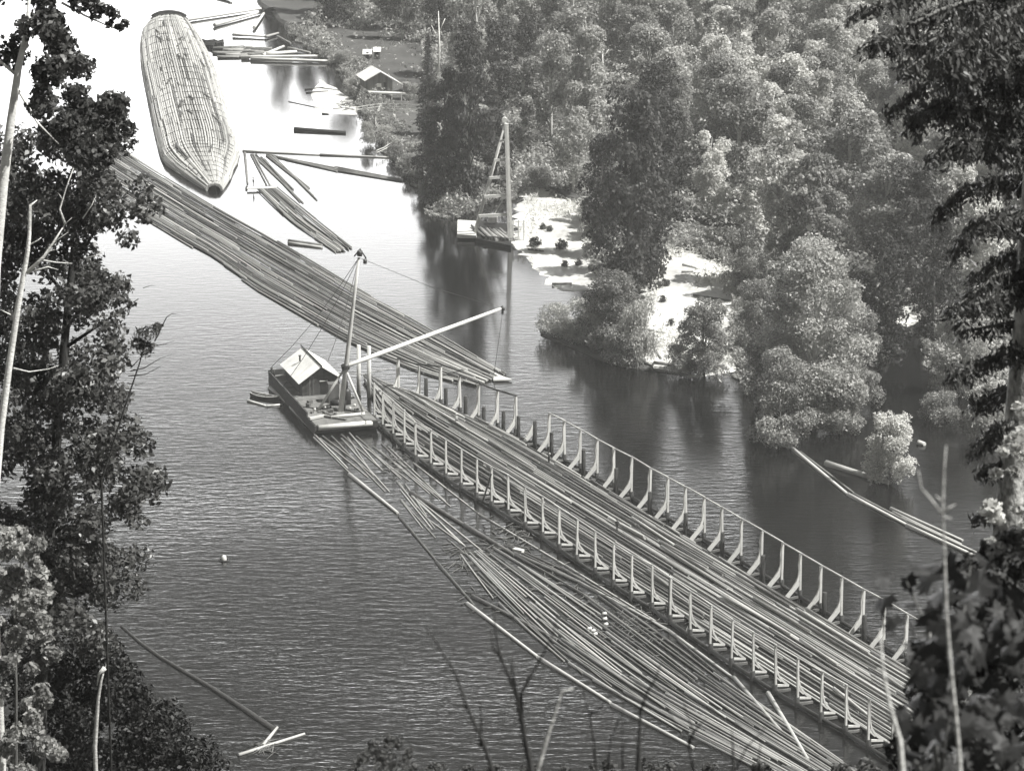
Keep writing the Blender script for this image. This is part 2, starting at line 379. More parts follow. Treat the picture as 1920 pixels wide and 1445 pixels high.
def plant(key, loc, label, cat='tree', group=None, h=None, rad=None, rz=None, name='broadleaf_tree'):
    cm, tm, vh, vr = VAR[key]; e = thing(name, loc, label, cat, group)
    e.rotation_euler.z = random.uniform(0, 6.28) if rz is None else rz
    sz = (h or vh) / vh; sx = (rad or vr) / vr; e.scale = (sx, sx, sz)
    for nm, me in (('trunk', tm), ('crown', cm)):
        c = bpy.data.objects.new(nm, me); COL.objects.link(c); c.parent = e
    return e
for i in range(4): variant('round%d' % i, 22, 6.5, 'round', 8200, .6, M['leaf'], M['palebark'])
for i in range(3): variant('pale%d' % i, 20, 6.0, 'round', 8600, .58, M['leafpale'], M['palebark'], .7)
for i in range(3): variant('tall%d' % i, 26, 5.0, 'tall', 8000, .58, M['leaf'], M['palebark'])
for i in range(3): variant('dark%d' % i, 24, 6.0, 'low', 8600, .6, M['leafdark'], M['bark'])
for i in range(2): variant('fir%d' % i, 30, 5.0, 'conifer', 5200, .7, M['needle'], M['bark'])
variant('big', 27, 8.5, 'low', 38000, .42, M['leaf'], M['palebark'])
for i in range(2): variant('near%d' % i, 16, 6, 'low', 19000, .38, M['leaf'], M['bark'])
for i in range(2): variant('shrub%d' % i, 7, 4.5, 'bush', 6500, .34, M['leaf'], M['bark'])
variant('shrubpale', 9, 4.2, 'bush', 8000, .36, M['leafpale'], M['bark'], .7)
variant('lone', 10, 4.4, 'low', 11000, .34, M['leafpale'], M['bark'], .7)
variant('tuft', 2.2, 1.6, 'bush', 700, .35, M['leafdark'], M['bark'])

NEAR = [  # key, base x, base y, top y, half width px, label, name
 ('big', 1525, 800, 448, 118, 'largest rounded cottonwood standing at the water edge, right of the flooded inlet', 'cottonwood_tree'),
 ('near0', 1440, 770, 600, 62, 'leafy tree leaning out at the left foot of the largest cottonwood', 'broadleaf_tree'),
 ('near1', 1462, 832, 650, 70, 'low leafy tree overhanging the river in front of the largest cottonwood', 'broadleaf_tree'),
 ('near0', 1600, 760, 570, 60, 'bright leafy tree tucked against the right side of the largest cottonwood', 'broadleaf_tree'),
 ('near1', 1575, 810, 680, 55, 'shadowy tree at the water below the right side of the largest cottonwood', 'broadleaf_tree'),
 ('near0', 1320, 702, 560, 58, 'dark tree rising from the middle of the flooded inlet with open gaps to pale silt', 'broadleaf_tree'),
 ('shrub0', 1275, 700, 640, 30, 'small dark bush on the silt at the left of the inlet tree', 'shrub'),
 ('dark0', 1180, 560, 165, 76, 'tall dark tree between the two pale mudflats, behind the island bushes', 'broadleaf_tree'),
 ('dark1', 1215, 520, 215, 60, 'bright topped dark tree just right of the tall tree between the mudflats', 'broadleaf_tree'),
 ('dark2', 1130, 480, 250, 45, 'narrow dark tree at the left of the tall tree between the mudflats', 'broadleaf_tree'),
 ('near1', 1145, 655, 505, 62, 'tallest bush of the sandbar island, at its middle', 'broadleaf_tree'),
 ('shrub1', 1100, 642, 555, 50, 'rounded bush left of the tallest bush on the sandbar island', 'shrub'),
 ('shrub0', 1048, 628, 567, 42, 'low spreading bush at the left tip of the sandbar island', 'shrub'),
 ('shrub1', 1195, 682, 548, 38, 'leafy bush at the right end of the sandbar island', 'shrub'),
 ('shrub0', 1165, 680, 605, 50, 'low bush at the front of the sandbar island above its edge log', 'shrub'),
 ('lone', 1668, 905, 772, 54, 'small pale leaved tree standing alone in the flooded river by a thick log', 'broadleaf_tree'),
 ('dark1', 835, 380, 130, 50, 'dark tree at the shore between the garden and the pile driver', 'broadleaf_tree'),
 ('dark0', 880, 385, 60, 52, 'tall dark tree directly behind the pile driver float', 'broadleaf_tree'),
 ('dark2', 800, 345, 215, 34, 'dark tree at the waterline beside the picket fence', 'broadleaf_tree'),
 ('dark0', 930, 360, 200, 38, 'dark tree seen through the legs of the pile driver', 'broadleaf_tree'),
 ('shrub0', 1010, 352, 308, 30, 'bush at the head of the left mudflat', 'shrub'),
 ('round1', 1075, 365, 205, 45, 'tree at the back shore of the left mudflat', 'broadleaf_tree'),
 ('near1', 1395, 560, 420, 48, 'leafy tree at the back right corner of the right mudflat', 'broadleaf_tree'),
 ('near0', 1420, 660, 520, 50, 'leafy tree behind the large cottonwood at the right shore of the mudflat', 'broadleaf_tree'),
 ('dark1', 1650, 690, 430, 62, 'dark tree at the left side of the narrow channel on the right', 'broadleaf_tree'),
 ('dark2', 1750, 640, 380, 55, 'dark tree at the right side of the narrow channel', 'broadleaf_tree'),
 ('dark0', 1705, 560, 300, 70, 'dark tree closing the head of the narrow channel', 'broadleaf_tree'),
 ('near0', 1800, 740, 560, 60, 'shaded tree on the shore right of the narrow channel', 'broadleaf_tree'),
 ('shrubpale', 1850, 820, 700, 52, 'pale leaved shrub behind the near fir trunk at the right edge', 'shrub'),
 ('shrub1', 1760, 790, 725, 40, 'low shaded shrub on the shore below the narrow channel mouth', 'shrub'),
 ('shrub0', 690, 270, 225, 16, 'small bush on the bank left of the garden fence', 'shrub'),
 ('shrub1', 720, 262, 232, 18, 'bush on the bank below the garden fence', 'shrub'),
 ('shrub0', 745, 300, 268, 22, 'shrub at the shore where the long pale boom ends', 'shrub'),
 ('shrub1', 660, 178, 140, 18, 'bush on the bank left of the cabin on stilts', 'shrub'),
 ('shrub0', 775, 325, 285, 26, 'dark shrub overhanging the water below the picket fence', 'shrub'),
 ('shrub1', 795, 372, 335, 14, 'small shrub in the water off the tip of the shore', 'shrub'),
 ('shrub1', 770, 190, 150, 20, 'bush beside the right end of the cabin porch', 'shrub'),
 ('shrub0', 640, 122, 92, 20, 'shrub at the shoreline above the pile of drift logs', 'shrub'),
]
placed = []
for key, bx, by, ty, hw, lab, nm in NEAR:
    p = P(bx, by, .2); s_ = pxm(p); hh = (by - ty) / s_ / math.cos(TH); rr = hw / s_
    plant(key, p, lab, 'shrub' if nm == 'shrub' else 'tree', None, hh, rr, name=nm); placed.append((p.x, p.y, rr * .8))
for i, (x, y) in enumerate([(1003, 462), (1053, 467), (1059, 500), (1085, 498), (1018, 430), (1030, 434), (1235, 540), (1250, 536), (1243, 566), (1258, 610)]):
    e = plant('tuft', P(x, y, .1), ['dark round tuft on the pale mudflat below the pile driver', 'dark tuft of weed on the pale right hand mudflat'][i > 5], 'tuft', ['tufts on the left mudflat', 'tufts on the right mudflat'][i > 5], h=2.0 if i < 2 else 1.3, rad=1.3 if i < 2 else .8, name='weed_tuft')
# forest behind: scattered over the land
random.seed(21); cand = 0; forest = 0
FENCE = wpoly([(600, 60), (672, 175), (700, 290), (800, 280), (790, 100), (700, 62)])
CLEAR = wpoly([(1575, 40), (1590, -70), (1790, -70), (1770, 50)])
while cand < 9000 and forest < 285:
    cand += 1; x = random.uniform(-170, 190); y = random.uniform(575, 1010)
    if abs(x) > y * .155 + 12: continue
    if not inpoly(x, y, LAND) or inpoly(x, y, FENCE) or inpoly(x, y, CLEAR): continue
    if any(not inpoly(x + dx, y + dy, LAND) for dx, dy in ((5, 0), (-5, 0), (0, -7))): continue
    md = 5.6 + (y - 600) * .008
    if any((x - a) ** 2 + (y - b_) ** 2 < (md + r * .45) ** 2 for a, b_, r in placed): continue
    s_ = pxm(Vector((x, y, 10))); px = 960 + x * s_
    k = random.random()
    if px > 1330: key = random.choice(['pale0', 'pale1', 'pale2', 'pale0', 'pale2', 'round0', 'round2', 'tall0'])
    elif px > 1000: key = random.choice(['round0', 'round1', 'round2', 'round3', 'pale1', 'tall0', 'tall1', 'dark0'])
    else: key = random.choice(['round3', 'tall0', 'tall1', 'tall2', 'dark0', 'dark1', 'round1', 'fir0', 'fir1'])
    zone = ('behind the cabin on stilts' if px < 800 else 'behind the pile driver' if px < 1060 else 'behind the mudflats' if px < 1330 else 'behind the largest cottonwood' if px < 1620 else 'behind the near fir branches')
    kind = {'p': 'pale crowned', 'r': 'round crowned', 't': 'tall slender', 'd': 'dark', 'f': 'pointed dark conifer'}[key[0]]
    sc = random.uniform(.72, 1.2); py_ = 722.5 - F * math.tan(TH - math.atan2(H - 15, y))
    band = 'top edge' if py_ < 90 else 'upper part' if py_ < 220 else 'middle part' if py_ < 350 else 'lower part'
    lab = ('large ' if sc > 1.04 else 'small ' if sc < .88 else '') + kind + ' canopy' + (' tree ' if key[0] != 'f' else ' ') + zone + ', ' + band
    cm, tm, vh, vr = VAR[key]
    plant(key, (x, y, .6), lab, 'tree', 'forest canopy trees ' + zone, vh * sc, vr * random.uniform(.85, 1.15) * sc, name='fir_tree' if key[0] == 'f' else 'broadleaf_tree')
    placed.append((x, y, 3)); forest += 1
print('forest', forest)
# undergrowth mats on the bank
def scatter_in(poly, n, z0, z1):
    xs = [p[0] for p in poly]; ys = [p[1] for p in poly]; outp = []
    while len(outp) < n:
        x = random.uniform(min(xs), max(xs)); y = random.uniform(min(ys), max(ys))
        if inpoly(x, y, poly): outp.append((x, y, random.uniform(z0, z1)))
    return np.array(outp)
ug = wpoly([(560, 70), (640, 125), (690, 215), (765, 320), (822, 395), (850, 410), (960, 372), (1010, 335), (1105, 380), (1112, 470), (1170, 545), (1210, 480), (1310, 465), (1390, 505), (1395, 640), (1450, 775), (1590, 750), (1660, 600), (1735, 600), (1760, 700), (1900, 745), (2100, 760), (2080, 560), (2060, 150), (1790, -60), (1570, -60), (1200, -60), (800, -60), (640, -20), (590, 40)])
Cg = scatter_in(ug, 210000, .6, 1.0); Cg[:, 2] += np.maximum(0, 2.2 + 2.4 * np.sin(Cg[:, 0] * .31 + 2 * np.sin(Cg[:, 1] * .11)) * np.cos(Cg[:, 1] * .23)) * RNG.random(len(Cg)) ** .5
Cg = Cg[[not inpoly(a[0], a[1], FENCE) or random.random() < .05 for a in Cg]]
me = quads_mesh('undergrowth', leafquads(Cg, .75, None, .8, 0), RNG.random(len(Cg)), M['leaf'])
o = bpy.data.objects.new('undergrowth', me)
shore = []
for poly_ in (LAND[1:55],):
    for a, b_ in zip(poly_, poly_[1:]):
        L_ = (b_ - a).length
        if L_ > 90 or a.y > 860: continue
        d_ = (b_ - a).normalized(); n_ = Vector((-d_.y, d_.x))
        if not inpoly((a.x + b_.x) / 2 + n_.x, (a.y + b_.y) / 2 + n_.y, LAND): n_ = -n_
        for _ in range(int(L_ * 110)):
            k_ = random.random(); q_ = a.lerp(b_, k_) + n_ * (random.random() ** 1.5 * 7 - 1.2 + .8 * math.sin(k_ * L_ * .8)); hb = 1.4 + 1.3 * math.sin(q_.x * .55 + q_.y * .35); shore.append((q_.x, q_.y, .1 + max(.2, hb) * random.random()))
C2 = np.array(shore); me2 = quads_mesh('shore_brush', leafquads(C2, .55, None, .6, 0), RNG.random(len(C2)), M['leaf']); o2 = bpy.data.objects.new('shore_brush', me2); COL.objects.link(o2); tag(o2, 'continuous low brush along the waterline of the far bank', 'brush', kind='stuff'); COL.objects.link(o); tag(o, 'low dark undergrowth covering the far bank between the trees', 'undergrowth', kind='stuff')
# reeds & grass round the painted glare patches
rg = []
for (cx, cy, n, sx, sy) in [(1300, 462, 900, 80, 10), (1400, 510, 900, 45, 20), (1400, 470, 900, 60, 20), (1240, 475, 500, 30, 8), (1120, 470, 500, 12, 40), (1080, 385, 400, 40, 8), (1440, 560, 600, 40, 30), (1260, 640, 500, 40, 25), (1345, 660, 500, 30, 30), (1225, 520, 300, 10, 40), (1000, 400, 300, 12, 50), (1105, 430, 400, 12, 40), (1340, 520, 260, 40, 14), (1050, 395, 250, 30, 12)]:
    for _ in range(n):
        q = P(cx + random.gauss(0, sx / 1.6), cy + random.gauss(0, sy / 1.6), .5); rg.append(q)
Cr = np.array([(q.x, q.y, random.uniform(.2, 1.0)) for q in rg])
me = quads_mesh('marsh_reeds', leafquads(Cr, .8, None, .1, 0, .3), .4 + .6 * RNG.random(len(Cr)), M['leafpale'])
o = bpy.data.objects.new('marsh_reeds', me); COL.objects.link(o); tag(o, 'pale reeds and grass fringing the two mudflats', 'reeds', kind='stuff')
#@@PART2
# ------------------------------------------------------------------ the cradle and the raft inside it
NEARP = [(700.7,719),(718,735.5),(737.5,752),(757,769),(779,791),(808,806),(835,824),(864,842),(893,859),(922,875),(953,890.5),(985,913),(1017,931),(1049,953),(1082,973),(1116,996),(1150.6,1018),(1184,1040),(1223,1060),(1257.5,1082.5),(1295,1109),(1334,1135),(1373,1161),(1412.7,1185),(1454.7,1209.7),(1496.4,1232.5),(1542,1260),(1587.8,1284),(1631,1310)]
FARP = [(746,673),(786,686),(826,690),(862,705),(898,719),(933,733),(967,744),(1002,760),(1030,776),(1058.5,790),(1088.6,806.5),(1120,824.5),(1152,841.5),(1185,858),(1218.7,877.7),(1252,895.7),(1285.7,913.7),(1320.6,933),(1353.8,952.4),(1391.5,974),(1428.7,995),(1467.5,1018),(1501.6,1037.6),(1540.6,1060.5),(1579.5,1083.3),(1619,1106),(1660,1127.5)]
ZT = 6.2
NW = [P(x, y, ZT).xy for x, y in NEARP]; FW = [P(x, y, ZT).xy for x, y in FARP]
O0 = NW[27].copy(); DT = (NW[10] - NW[27]).normalized(); DO = Vector((-DT.y, DT.x)); DO = DO if DO.x > 0 else -DO
def TO(t, o, z=0.0): q = O0 + DT * t + DO * o; return Vector((q.x, q.y, z))
def toTO(p): q = Vector((p.x, p.y)) - O0; return q.dot(DT), q.dot(DO)
for k in range(5): FW.append(FW[-1] - DT * 5.2)
for k in range(3): NW.append(NW[-1] - DT * 5.15)
cradle = thing('raft_cradle', TO(60, 10), 'long timber cradle of white curved side frames and rails around the log raft', 'cradle')
rng = random.Random(5)
def side_frame(p, inward, hgt=ZT, arm=True, post=True, low=False, near=False):
    I = Vector((inward.x, inward.y, 0)).normalized(); T = Vector((-I.y, I.x, 0)); b0 = Vector((p.x, p.y, 0)); J = lambda: rng.uniform(-.1, .1); hgt = hgt + rng.uniform(-.12, .12)
    root = bpy.data.objects.new('side_frame', None); COL.objects.link(root); root.parent = cradle; root.location = b0 - cradle.location
    if post:
        mb = MB(); mb.beam(b0 + Vector((J(), J(), .9)), b0 + Vector((J(), J(), hgt)), .24 if near else .3, .24 if near else .3, rng.uniform(.45, 1), side=I); part(mb, 'post', M['pale'], root)
    mb = MB(); mb.tube([b0 + Vector((0, 0, -2)), b0 + Vector((0, 0, 1.25))], .32, 8, rng.uniform(.0, .4), endtone=.4); part(mb, 'pile_foot', M['dark'], root)
    if arm:
        cur = [(.02, hgt - .15), (.2, hgt - .9), (.27, 4.7), (.2, 3.9), (.22, 3.1), (.5, 2.25), (1.1, 1.35), (1.95, .5)]
        if near: cur = [(.05, hgt - .15), (.1, 5), (.12, 4), (.16, 3.3), (.36, 2.5), (.95, 1.65), (1.9, .8)]
        if low: cur = [(.3, 3.2), (.6, 2.4), (1.15, 1.4), (1.95, .5)]
        pts = [b0 + I * a + Vector((0, 0, z)) for a, z in cur]; vs = []; W = [.05, .05, .06, .08, .14, .22, .27, .28][-len(pts):]
        if near: W = [w_ * .5 for w_ in W]
        for i, q in enumerate(pts):
            d = (pts[min(i + 1, len(pts) - 1)] - pts[max(i - 1, 0)]).normalized(); nn = d.cross(T).normalized() * W[i]
            vs += [q - nn - T * .11, q + nn - T * .11, q + nn + T * .11, q - nn + T * .11]
        m_ = len(pts); fs = [(4 * i + k, 4 * i + (k + 1) % 4, 4 * i + 4 + (k + 1) % 4, 4 * i + 4 + k) for i in range(m_ - 1) for k in range(4)] + [(3, 2, 1, 0), (4 * m_ - 4, 4 * m_ - 3, 4 * m_ - 2, 4 * m_ - 1)]
        mb = MB(); mb.add(vs, fs, rng.uniform(.5, 1)); part(mb, 'curved_arm', M['pale'], root)
        mb = MB(); mb.beam(b0 + Vector((0, 0, 2.3)), b0 + I * (.85 if near else 1.25) + Vector((0, 0, 1.5 if near else 1.05)), .2, .16 if near else .36, rng.uniform(.6, 1)); part(mb, 'brace', M['pale'], root)
        if near: mb = MB(); mb.beam(b0 + I * .1 + Vector((0, 0, 1.1)), b0 + I * 1.95 + Vector((0, 0, .8)), .24, .26, 1); part(mb, 'brace', M['pale'], root)
        mb = MB(); mb.beam(b0 + I * .1 + Vector((0, 0, .35)), b0 + I * 2.2 + Vector((0, 0, .2)), .3, .3, rng.uniform(.2, .5)); part(mb, 'sill', M['deck'], root)
    return root
def sidedir(L, i, sgn):
    d = (L[min(i + 1, len(L) - 1)] - L[max(i - 1, 0)]).normalized(); n = Vector((-d.y, d.x)); n = n if n.dot(DO) > 0 else -n
    return n * sgn
for i, p in enumerate(NW): side_frame(p, sidedir(NW, i, 1), near=True)
for i, p in enumerate(FW):
    if i == 7: side_frame(p, sidedir(FW, i, -1), hgt=3.6, low=True)
    else: side_frame(p, sidedir(FW, i, -1))
def rail(L, a, b, z, rr, mat, tone, nm='top_rail', jit=.0):
    for i in range(a, b):
        q0 = Vector((L[i].x, L[i].y, z + rng.uniform(-jit, jit))); q1 = Vector((L[i + 1].x, L[i + 1].y, z + rng.uniform(-jit, jit)))
        d = (q1 - q0).normalized(); mb = MB(); mb.tube([q0 - d * .15, q1 + d * .15], rr, 6, tone + rng.uniform(-.1, .1)); part(mb, nm, mat, cradle)
rail(NW, 0, len(NW) - 1, ZT + .06, .085, M['pale'], .6, jit=.06)
rail(FW, 8, len(FW) - 1, ZT + .12, .11, M['pale'], .4, jit=.05)
rail(FW, 0, 2, ZT + .1, .13, M['dark'], .4, jit=.2); rail(FW, 3, 6, ZT + .1, .14, M['dark'], .4, jit=.1)
# low walings along each side at the waterline
for L, a, b in ((NW, 0, len(NW) - 1), (FW, 1, len(FW) - 1)):
    for i in range(a, b, 3):
        j = min(b, i + 3); mb = MB(); mb.tube([Vector((L[i].x, L[i].y, .35)), Vector((L[j].x, L[j].y, .35))], .27, 7, .3); part(mb, 'waling', M['dark'], cradle)
mb = MB(); mb.beam(PY(905, 940, P(905, 960).y) , PY(921, 888, P(905, 960).y), .22, .22, .2); part(mb, 'leaning_brace', M['dark'], cradle)

# pilings outside the far rail, and the two tall ones beside the scow
ORD = 'nearest,second,third,fourth,fifth,sixth,seventh,eighth,ninth,tenth,eleventh,twelfth,thirteenth,fourteenth,fifteenth,farthest'.split(',')
for ip, (x, yb, yt) in enumerate([(799, 745, 709), (836, 763, 727), (873, 778, 742), (907, 792, 763), (944, 806, 770), (972, 826, 780), (1003, 837, 789), (1034, 856, 811), (1094, 889, 843), (1155, 930, 878), (1218, 968, 922), (1285, 1007, 962), (1354, 1048, 998), (1430, 1091, 1041), (1545, 1148, 1110), (1620, 1196, 1153)]):
    p = P(x, yb + 4); tp = PY(x, yt, p.y); mb = MB()
    mb.tube([Vector((p.x, p.y, -2)), Vector((p.x, p.y, tp.z))], [.34, .29], 9, .12, endtone=.9)
    o = mb.build('piling', M['log'] if False else M['barkdark'], origin=p); tag(o, 'dark piling outside the far rail of the cradle, %s from the derrick scow' % ORD[ip], 'piling', 'pilings outside the far rail of the cradle')
for x, yb, yt, lab in [(672.5, 740, 647, 'left of the two tall pale piles rising behind the derrick scow'), (692, 745, 649, 'right of the two tall pale piles rising behind the derrick scow')]:
    p = P(x, yb); tp = PY(x, yt, p.y); mb = MB(); mb.tube([Vector((p.x, p.y, -2)), tp], [.36, .3], 9, .5)
    tag(mb.build('tall_piling', M['pale'], origin=p), lab, 'piling')

def raft_logs(path, dia, L, rnd, drop=.0, jz=.05, edge_tone=None):
    """path(s, u) -> point, s metres along, u in -1..1; returns list of (points, radius, tone, key)"""
    return None
def lane_logs(fpos, smax, halfw, dia, Lr, rnd, gap=.3, ragged=3.0, skip=0.0, tonef=None, jit=.06):
    """fpos(s,u) -> Vector; halfw(s) widest half width.  logs laid end to end in lanes of constant u"""
    out_ = []; hw = halfw; n = int(2 * hw / dia)
    for k in range(n):
        u = -1 + (2 * k + 1) / n
        s = rnd.uniform(-ragged, ragged) * .5
        while s < smax:
            L = rnd.uniform(*Lr); e = min(s + L, smax + rnd.uniform(-ragged, ragged) * .5)
            if e - s > 4 and rnd.random() > skip:
                r0 = dia * rnd.uniform(.30, .5); flip = rnd.random() < .5; m_ = 4
                zz = rnd.uniform(-jit, jit * 1.6); uu = u + rnd.uniform(-.25, .25) / n * 2; ue = uu + rnd.uniform(-.4, .4) / n * 2
                pts = [fpos(s + (e - s) * i / m_, uu + (ue - uu) * i / m_) + Vector((0, 0, zz)) for i in range(m_ + 1)]
                tp = [r0 * (1 - .38 * (i / m_ if flip else 1 - i / m_)) for i in range(m_ + 1)]
                tn = min(1, max(0, rnd.random() ** 1.3 * .95 + (tonef(s, u) if tonef else 0)))
                out_.append((pts, tp, tn))
            s = e + rnd.uniform(.05, gap)
    return out_
def emit_logs(logs, root, mat, nparts=96, key=None):
    logs.sort(key=lambda l: l[0][len(l[0]) // 2].y); near = logs[:nparts]; rest = logs[nparts:]
    for pts, rr, tn in near:
        mb = MB(); mb.tube(pts, rr, 7, tn); part(mb, 'log', mat, root)
    if rest:
        mb = MB()
        for pts, rr, tn in rest: mb.tube(pts, rr, 7, tn)
        o = part(mb, 'logs', mat, root); o['kind'] = 'stuff'
# cradle raft: near and far edges as offsets over t
TN = [(-30, 2.0), (116, 1.7), (126, 2.0), (136, 2.4), (143.6, 3.6), (152, 6.2), (162, 9.6)]
TF = [(-30, 17.4), (100, 17.4), (111, 17.2), (120, 17.0), (132, 16.1), (144.3, 14.4), (153, 12.6), (162, 10.4)]
def pl(tab, t):
    for (a, b), (c, d) in zip(tab, tab[1:]):
        if t <= c: k = (t - a) / (c - a); return b + (d - b) * max(0, k)
    return tab[-1][1]
def cr_pos(s, u):
    t = 162 - s; n_, f_ = pl(TN, t), pl(TF, t); z = .35 + 1.9 * max(0, 1 - abs(u) ** 2.2) * min(1, .35 + s / 30)
    return TO(t, (n_ + f_) / 2 + (f_ - n_) / 2 * u, z)
def cr_tone(s, u):
    v = .1 * math.sin(u * 9 + s * .02)
    if u > .1 and s < 100: v -= .22
    if s > 90: v += .12 - .05 * u
    if -.2 < u < .25 and 60 < s < 130: v += .18
    return v
rnd = random.Random(3)
raft = thing('cradle_raft', TO(60, 10, 0), 'long raft of stacked pale and dark logs filling the white cradle', 'log raft')
lg = lane_logs(cr_pos, 179.5, 7.7, .38, (22, 42), rnd, tonef=cr_tone, ragged=5, jit=.14)
for _ in range(34):      # loose sticks lying on top
    s = rnd.uniform(8, 160); u = rnd.uniform(-.85, .85); L = rnd.uniform(8, 20); du = rnd.uniform(-.1, .1)
    lg.append(([cr_pos(s + L * i / 3, u + du * i / 3) + Vector((0, 0, .5)) for i in range(4)], [.2, .19, .17, .14], rnd.random() * .9))
emit_logs(lg, raft, M['log'])
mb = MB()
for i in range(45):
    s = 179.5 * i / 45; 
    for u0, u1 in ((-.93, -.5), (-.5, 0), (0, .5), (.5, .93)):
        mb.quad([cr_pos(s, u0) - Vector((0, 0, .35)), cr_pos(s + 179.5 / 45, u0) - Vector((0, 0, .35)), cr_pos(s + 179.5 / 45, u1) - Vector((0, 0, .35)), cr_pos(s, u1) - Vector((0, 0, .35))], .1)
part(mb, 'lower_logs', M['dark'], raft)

# ------------------------------------------------------------------ the finished cigar raft, far upper left
EDGE = [(42, 283, 352), (62, 268, 366), (85, 262, 381), (120, 264, 398), (150, 269, 409), (190, 277, 421), (230, 285, 432), (265, 293, 444), (290, 299, 449), (305, 305, 446), (320, 324, 437), (335, 348, 432), (348, 370, 424), (358, 388, 416)]
ST = []
for y, x0, x1 in EDGE:
    a = P(x0, y); b_ = P(x1, y); ST.append(((a + b_) / 2, (b_ - a).length / 2 * .985))
cum = [0]
for i in range(1, len(ST)): cum.append(cum[-1] + (ST[i][0] - ST[i - 1][0]).length)
def fr_pos(s, u, dz=0):
    s = min(max(s, 0), cum[-1] - .01); i = 0
    while cum[i + 1] < s: i += 1
    k = (s - cum[i]) / (cum[i + 1] - cum[i]); c = ST[i][0].lerp(ST[i + 1][0], k); hw = ST[i][1] + (ST[i + 1][1] - ST[i][1]) * k
    hh = 3.6 * min(1, (hw / 7) ** .7) * (1 if s > 14 else .75 + .25 * s / 14)
    z = .1 + hh * math.sqrt(max(0, 1 - min(1, abs(u)) ** 2.0)); return Vector((c.x + hw * u, c.y, z + dz))
rnd = random.Random(8)
fr = thing('cigar_raft', (ST[6][0].x, ST[6][0].y, 0), 'finished pale cigar shaped log raft bound with chains at the upper left', 'log raft')
lg = []
n = 46
for k in range(n):
    a = math.pi * (k + .5) / n; u = -math.cos(a); s = rnd.uniform(-6, 0)
    while s < cum[-1]:
        L = rnd.uniform(24, 48); e = min(s + L, cum[-1]); s0 = max(s, rnd.uniform(0, 2.5))
        if e - s0 > 2:
            zz = rnd.uniform(-.12, .22); r0 = .25 * rnd.uniform(.75, 1.1)
            lg.append(([fr_pos(s0 + (e - s0) * i / 5, u + rnd.uniform(-.004, .004), zz) for i in range(6)], [r0] * 6, min(1, rnd.random() * .45 + (.6 if rnd.random() < .85 else .1))))
        s = e + rnd.uniform(.1, .5)
for _ in range(26):
    s = rnd.uniform(20, cum[-1] - 20); u = rnd.uniform(-.6, .6); L = rnd.uniform(3, 8); 
    lg.append(([fr_pos(s, u, .45), fr_pos(s + L, u + rnd.uniform(-.15, .15), .45)], [.22, .18], rnd.random() * .3))
emit_logs(lg, fr, M['roof'] if False else M['log'], 90)
mb = MB(); SG = 30
for i in range(SG):
    for j in range(10):
        u0, u1 = -math.cos(math.pi * j / 10), -math.cos(math.pi * (j + 1) / 10); s0, s1 = cum[-1] * i / SG, cum[-1] * (i + 1) / SG
        mb.quad([fr_pos(s0, u0, -.3), fr_pos(s1, u0, -.3), fr_pos(s1, u1, -.3), fr_pos(s0, u1, -.3)], .2)
for j in range(10):
    u0, u1 = -math.cos(math.pi * j / 10), -math.cos(math.pi * (j + 1) / 10)
    q = [fr_pos(0, u0, -.3), fr_pos(0, u1, -.3)]; mb.quad([q[0], q[1], Vector((q[1].x, q[1].y, -.5)), Vector((q[0].x, q[0].y, -.5))], .2)
part(mb, 'inner_logs', M['board'], fr)
s = 4.0
while s < cum[-1] - 1:
    mb = MB(); mb.tube([fr_pos(s + .3 * math.sin(k), -.985 + 1.97 * k / 16, .28) for k in range(17)], .06, 5, .0); part(mb, 'chain', M['iron'], fr); s += rnd.uniform(6, 11) if s < cum[-1] - 40 else 3.2
for y0_, dz in ((0, .5), (1.6, .9), (3.4, .35)):       # bundle of cross sticks on the square far end
    mb = MB(); mb.tube([fr_pos(1 + y0_, -.9 + 1.8 * k / 10, dz) for k in range(11)], .35, 6, .05); part(mb, 'cross_chock', M['barkdark'], fr)

# ------------------------------------------------------------------ the broad flat raft running across the channel
UP = [P(x, y) for x, y in [(150, 228), (270, 308), (330, 345), (400, 387), (500, 442), (600, 500), (675, 545), (760, 590), (860, 648), (950, 703)]]
LO = [P(x, y) for x, y in [(150, 345), (300, 430), (345, 457), (395, 485), (480, 545), (560, 590), (640, 636), (700, 664), (790, 700), (885, 726)]]
def arc(poly):
    c = [0]
    for a, b_ in zip(poly, poly[1:]): c.append(c[-1] + (b_ - a).length)
    return c
def along(poly, c, k):
    s = k * c[-1]; i = 0
    while i < len(c) - 2 and c[i + 1] < s: i += 1
    return poly[i].lerp(poly[i + 1], min(1, (s - c[i]) / (c[i + 1] - c[i])))
ca, cb = arc(UP), arc(LO); Lm = (ca[-1] + cb[-1]) / 2
def mr_pos(s, u):
    k = min(max(s / Lm, -.05), 1.02); a = along(LO, cb, k); b_ = along(UP, ca, k); return a.lerp(b_, (u + 1) / 2) + Vector((0, 0, .22))
rnd = random.Random(12)
mr = thing('flat_raft', mr_pos(Lm * .5, 0), 'broad flat raft of floating logs stretching diagonally across the channel behind the derrick scow', 'log raft')
lg = lane_logs(mr_pos, Lm, 7.6, .42, (22, 42), rnd, gap=.6, ragged=9, skip=.03, jit=.1, tonef=lambda s, u: .12 * math.sin(s * .05 + u * 3) + (.15 if abs(u) > .93 else -.05))
emit_logs(lg, mr, M['log'])
mb = MB(); mb.slab([P(925, 712, .35), P(960, 711, .35), P(927, 699, .35)], .2, .95); part(mb, 'end_float', M['pale'], mr)

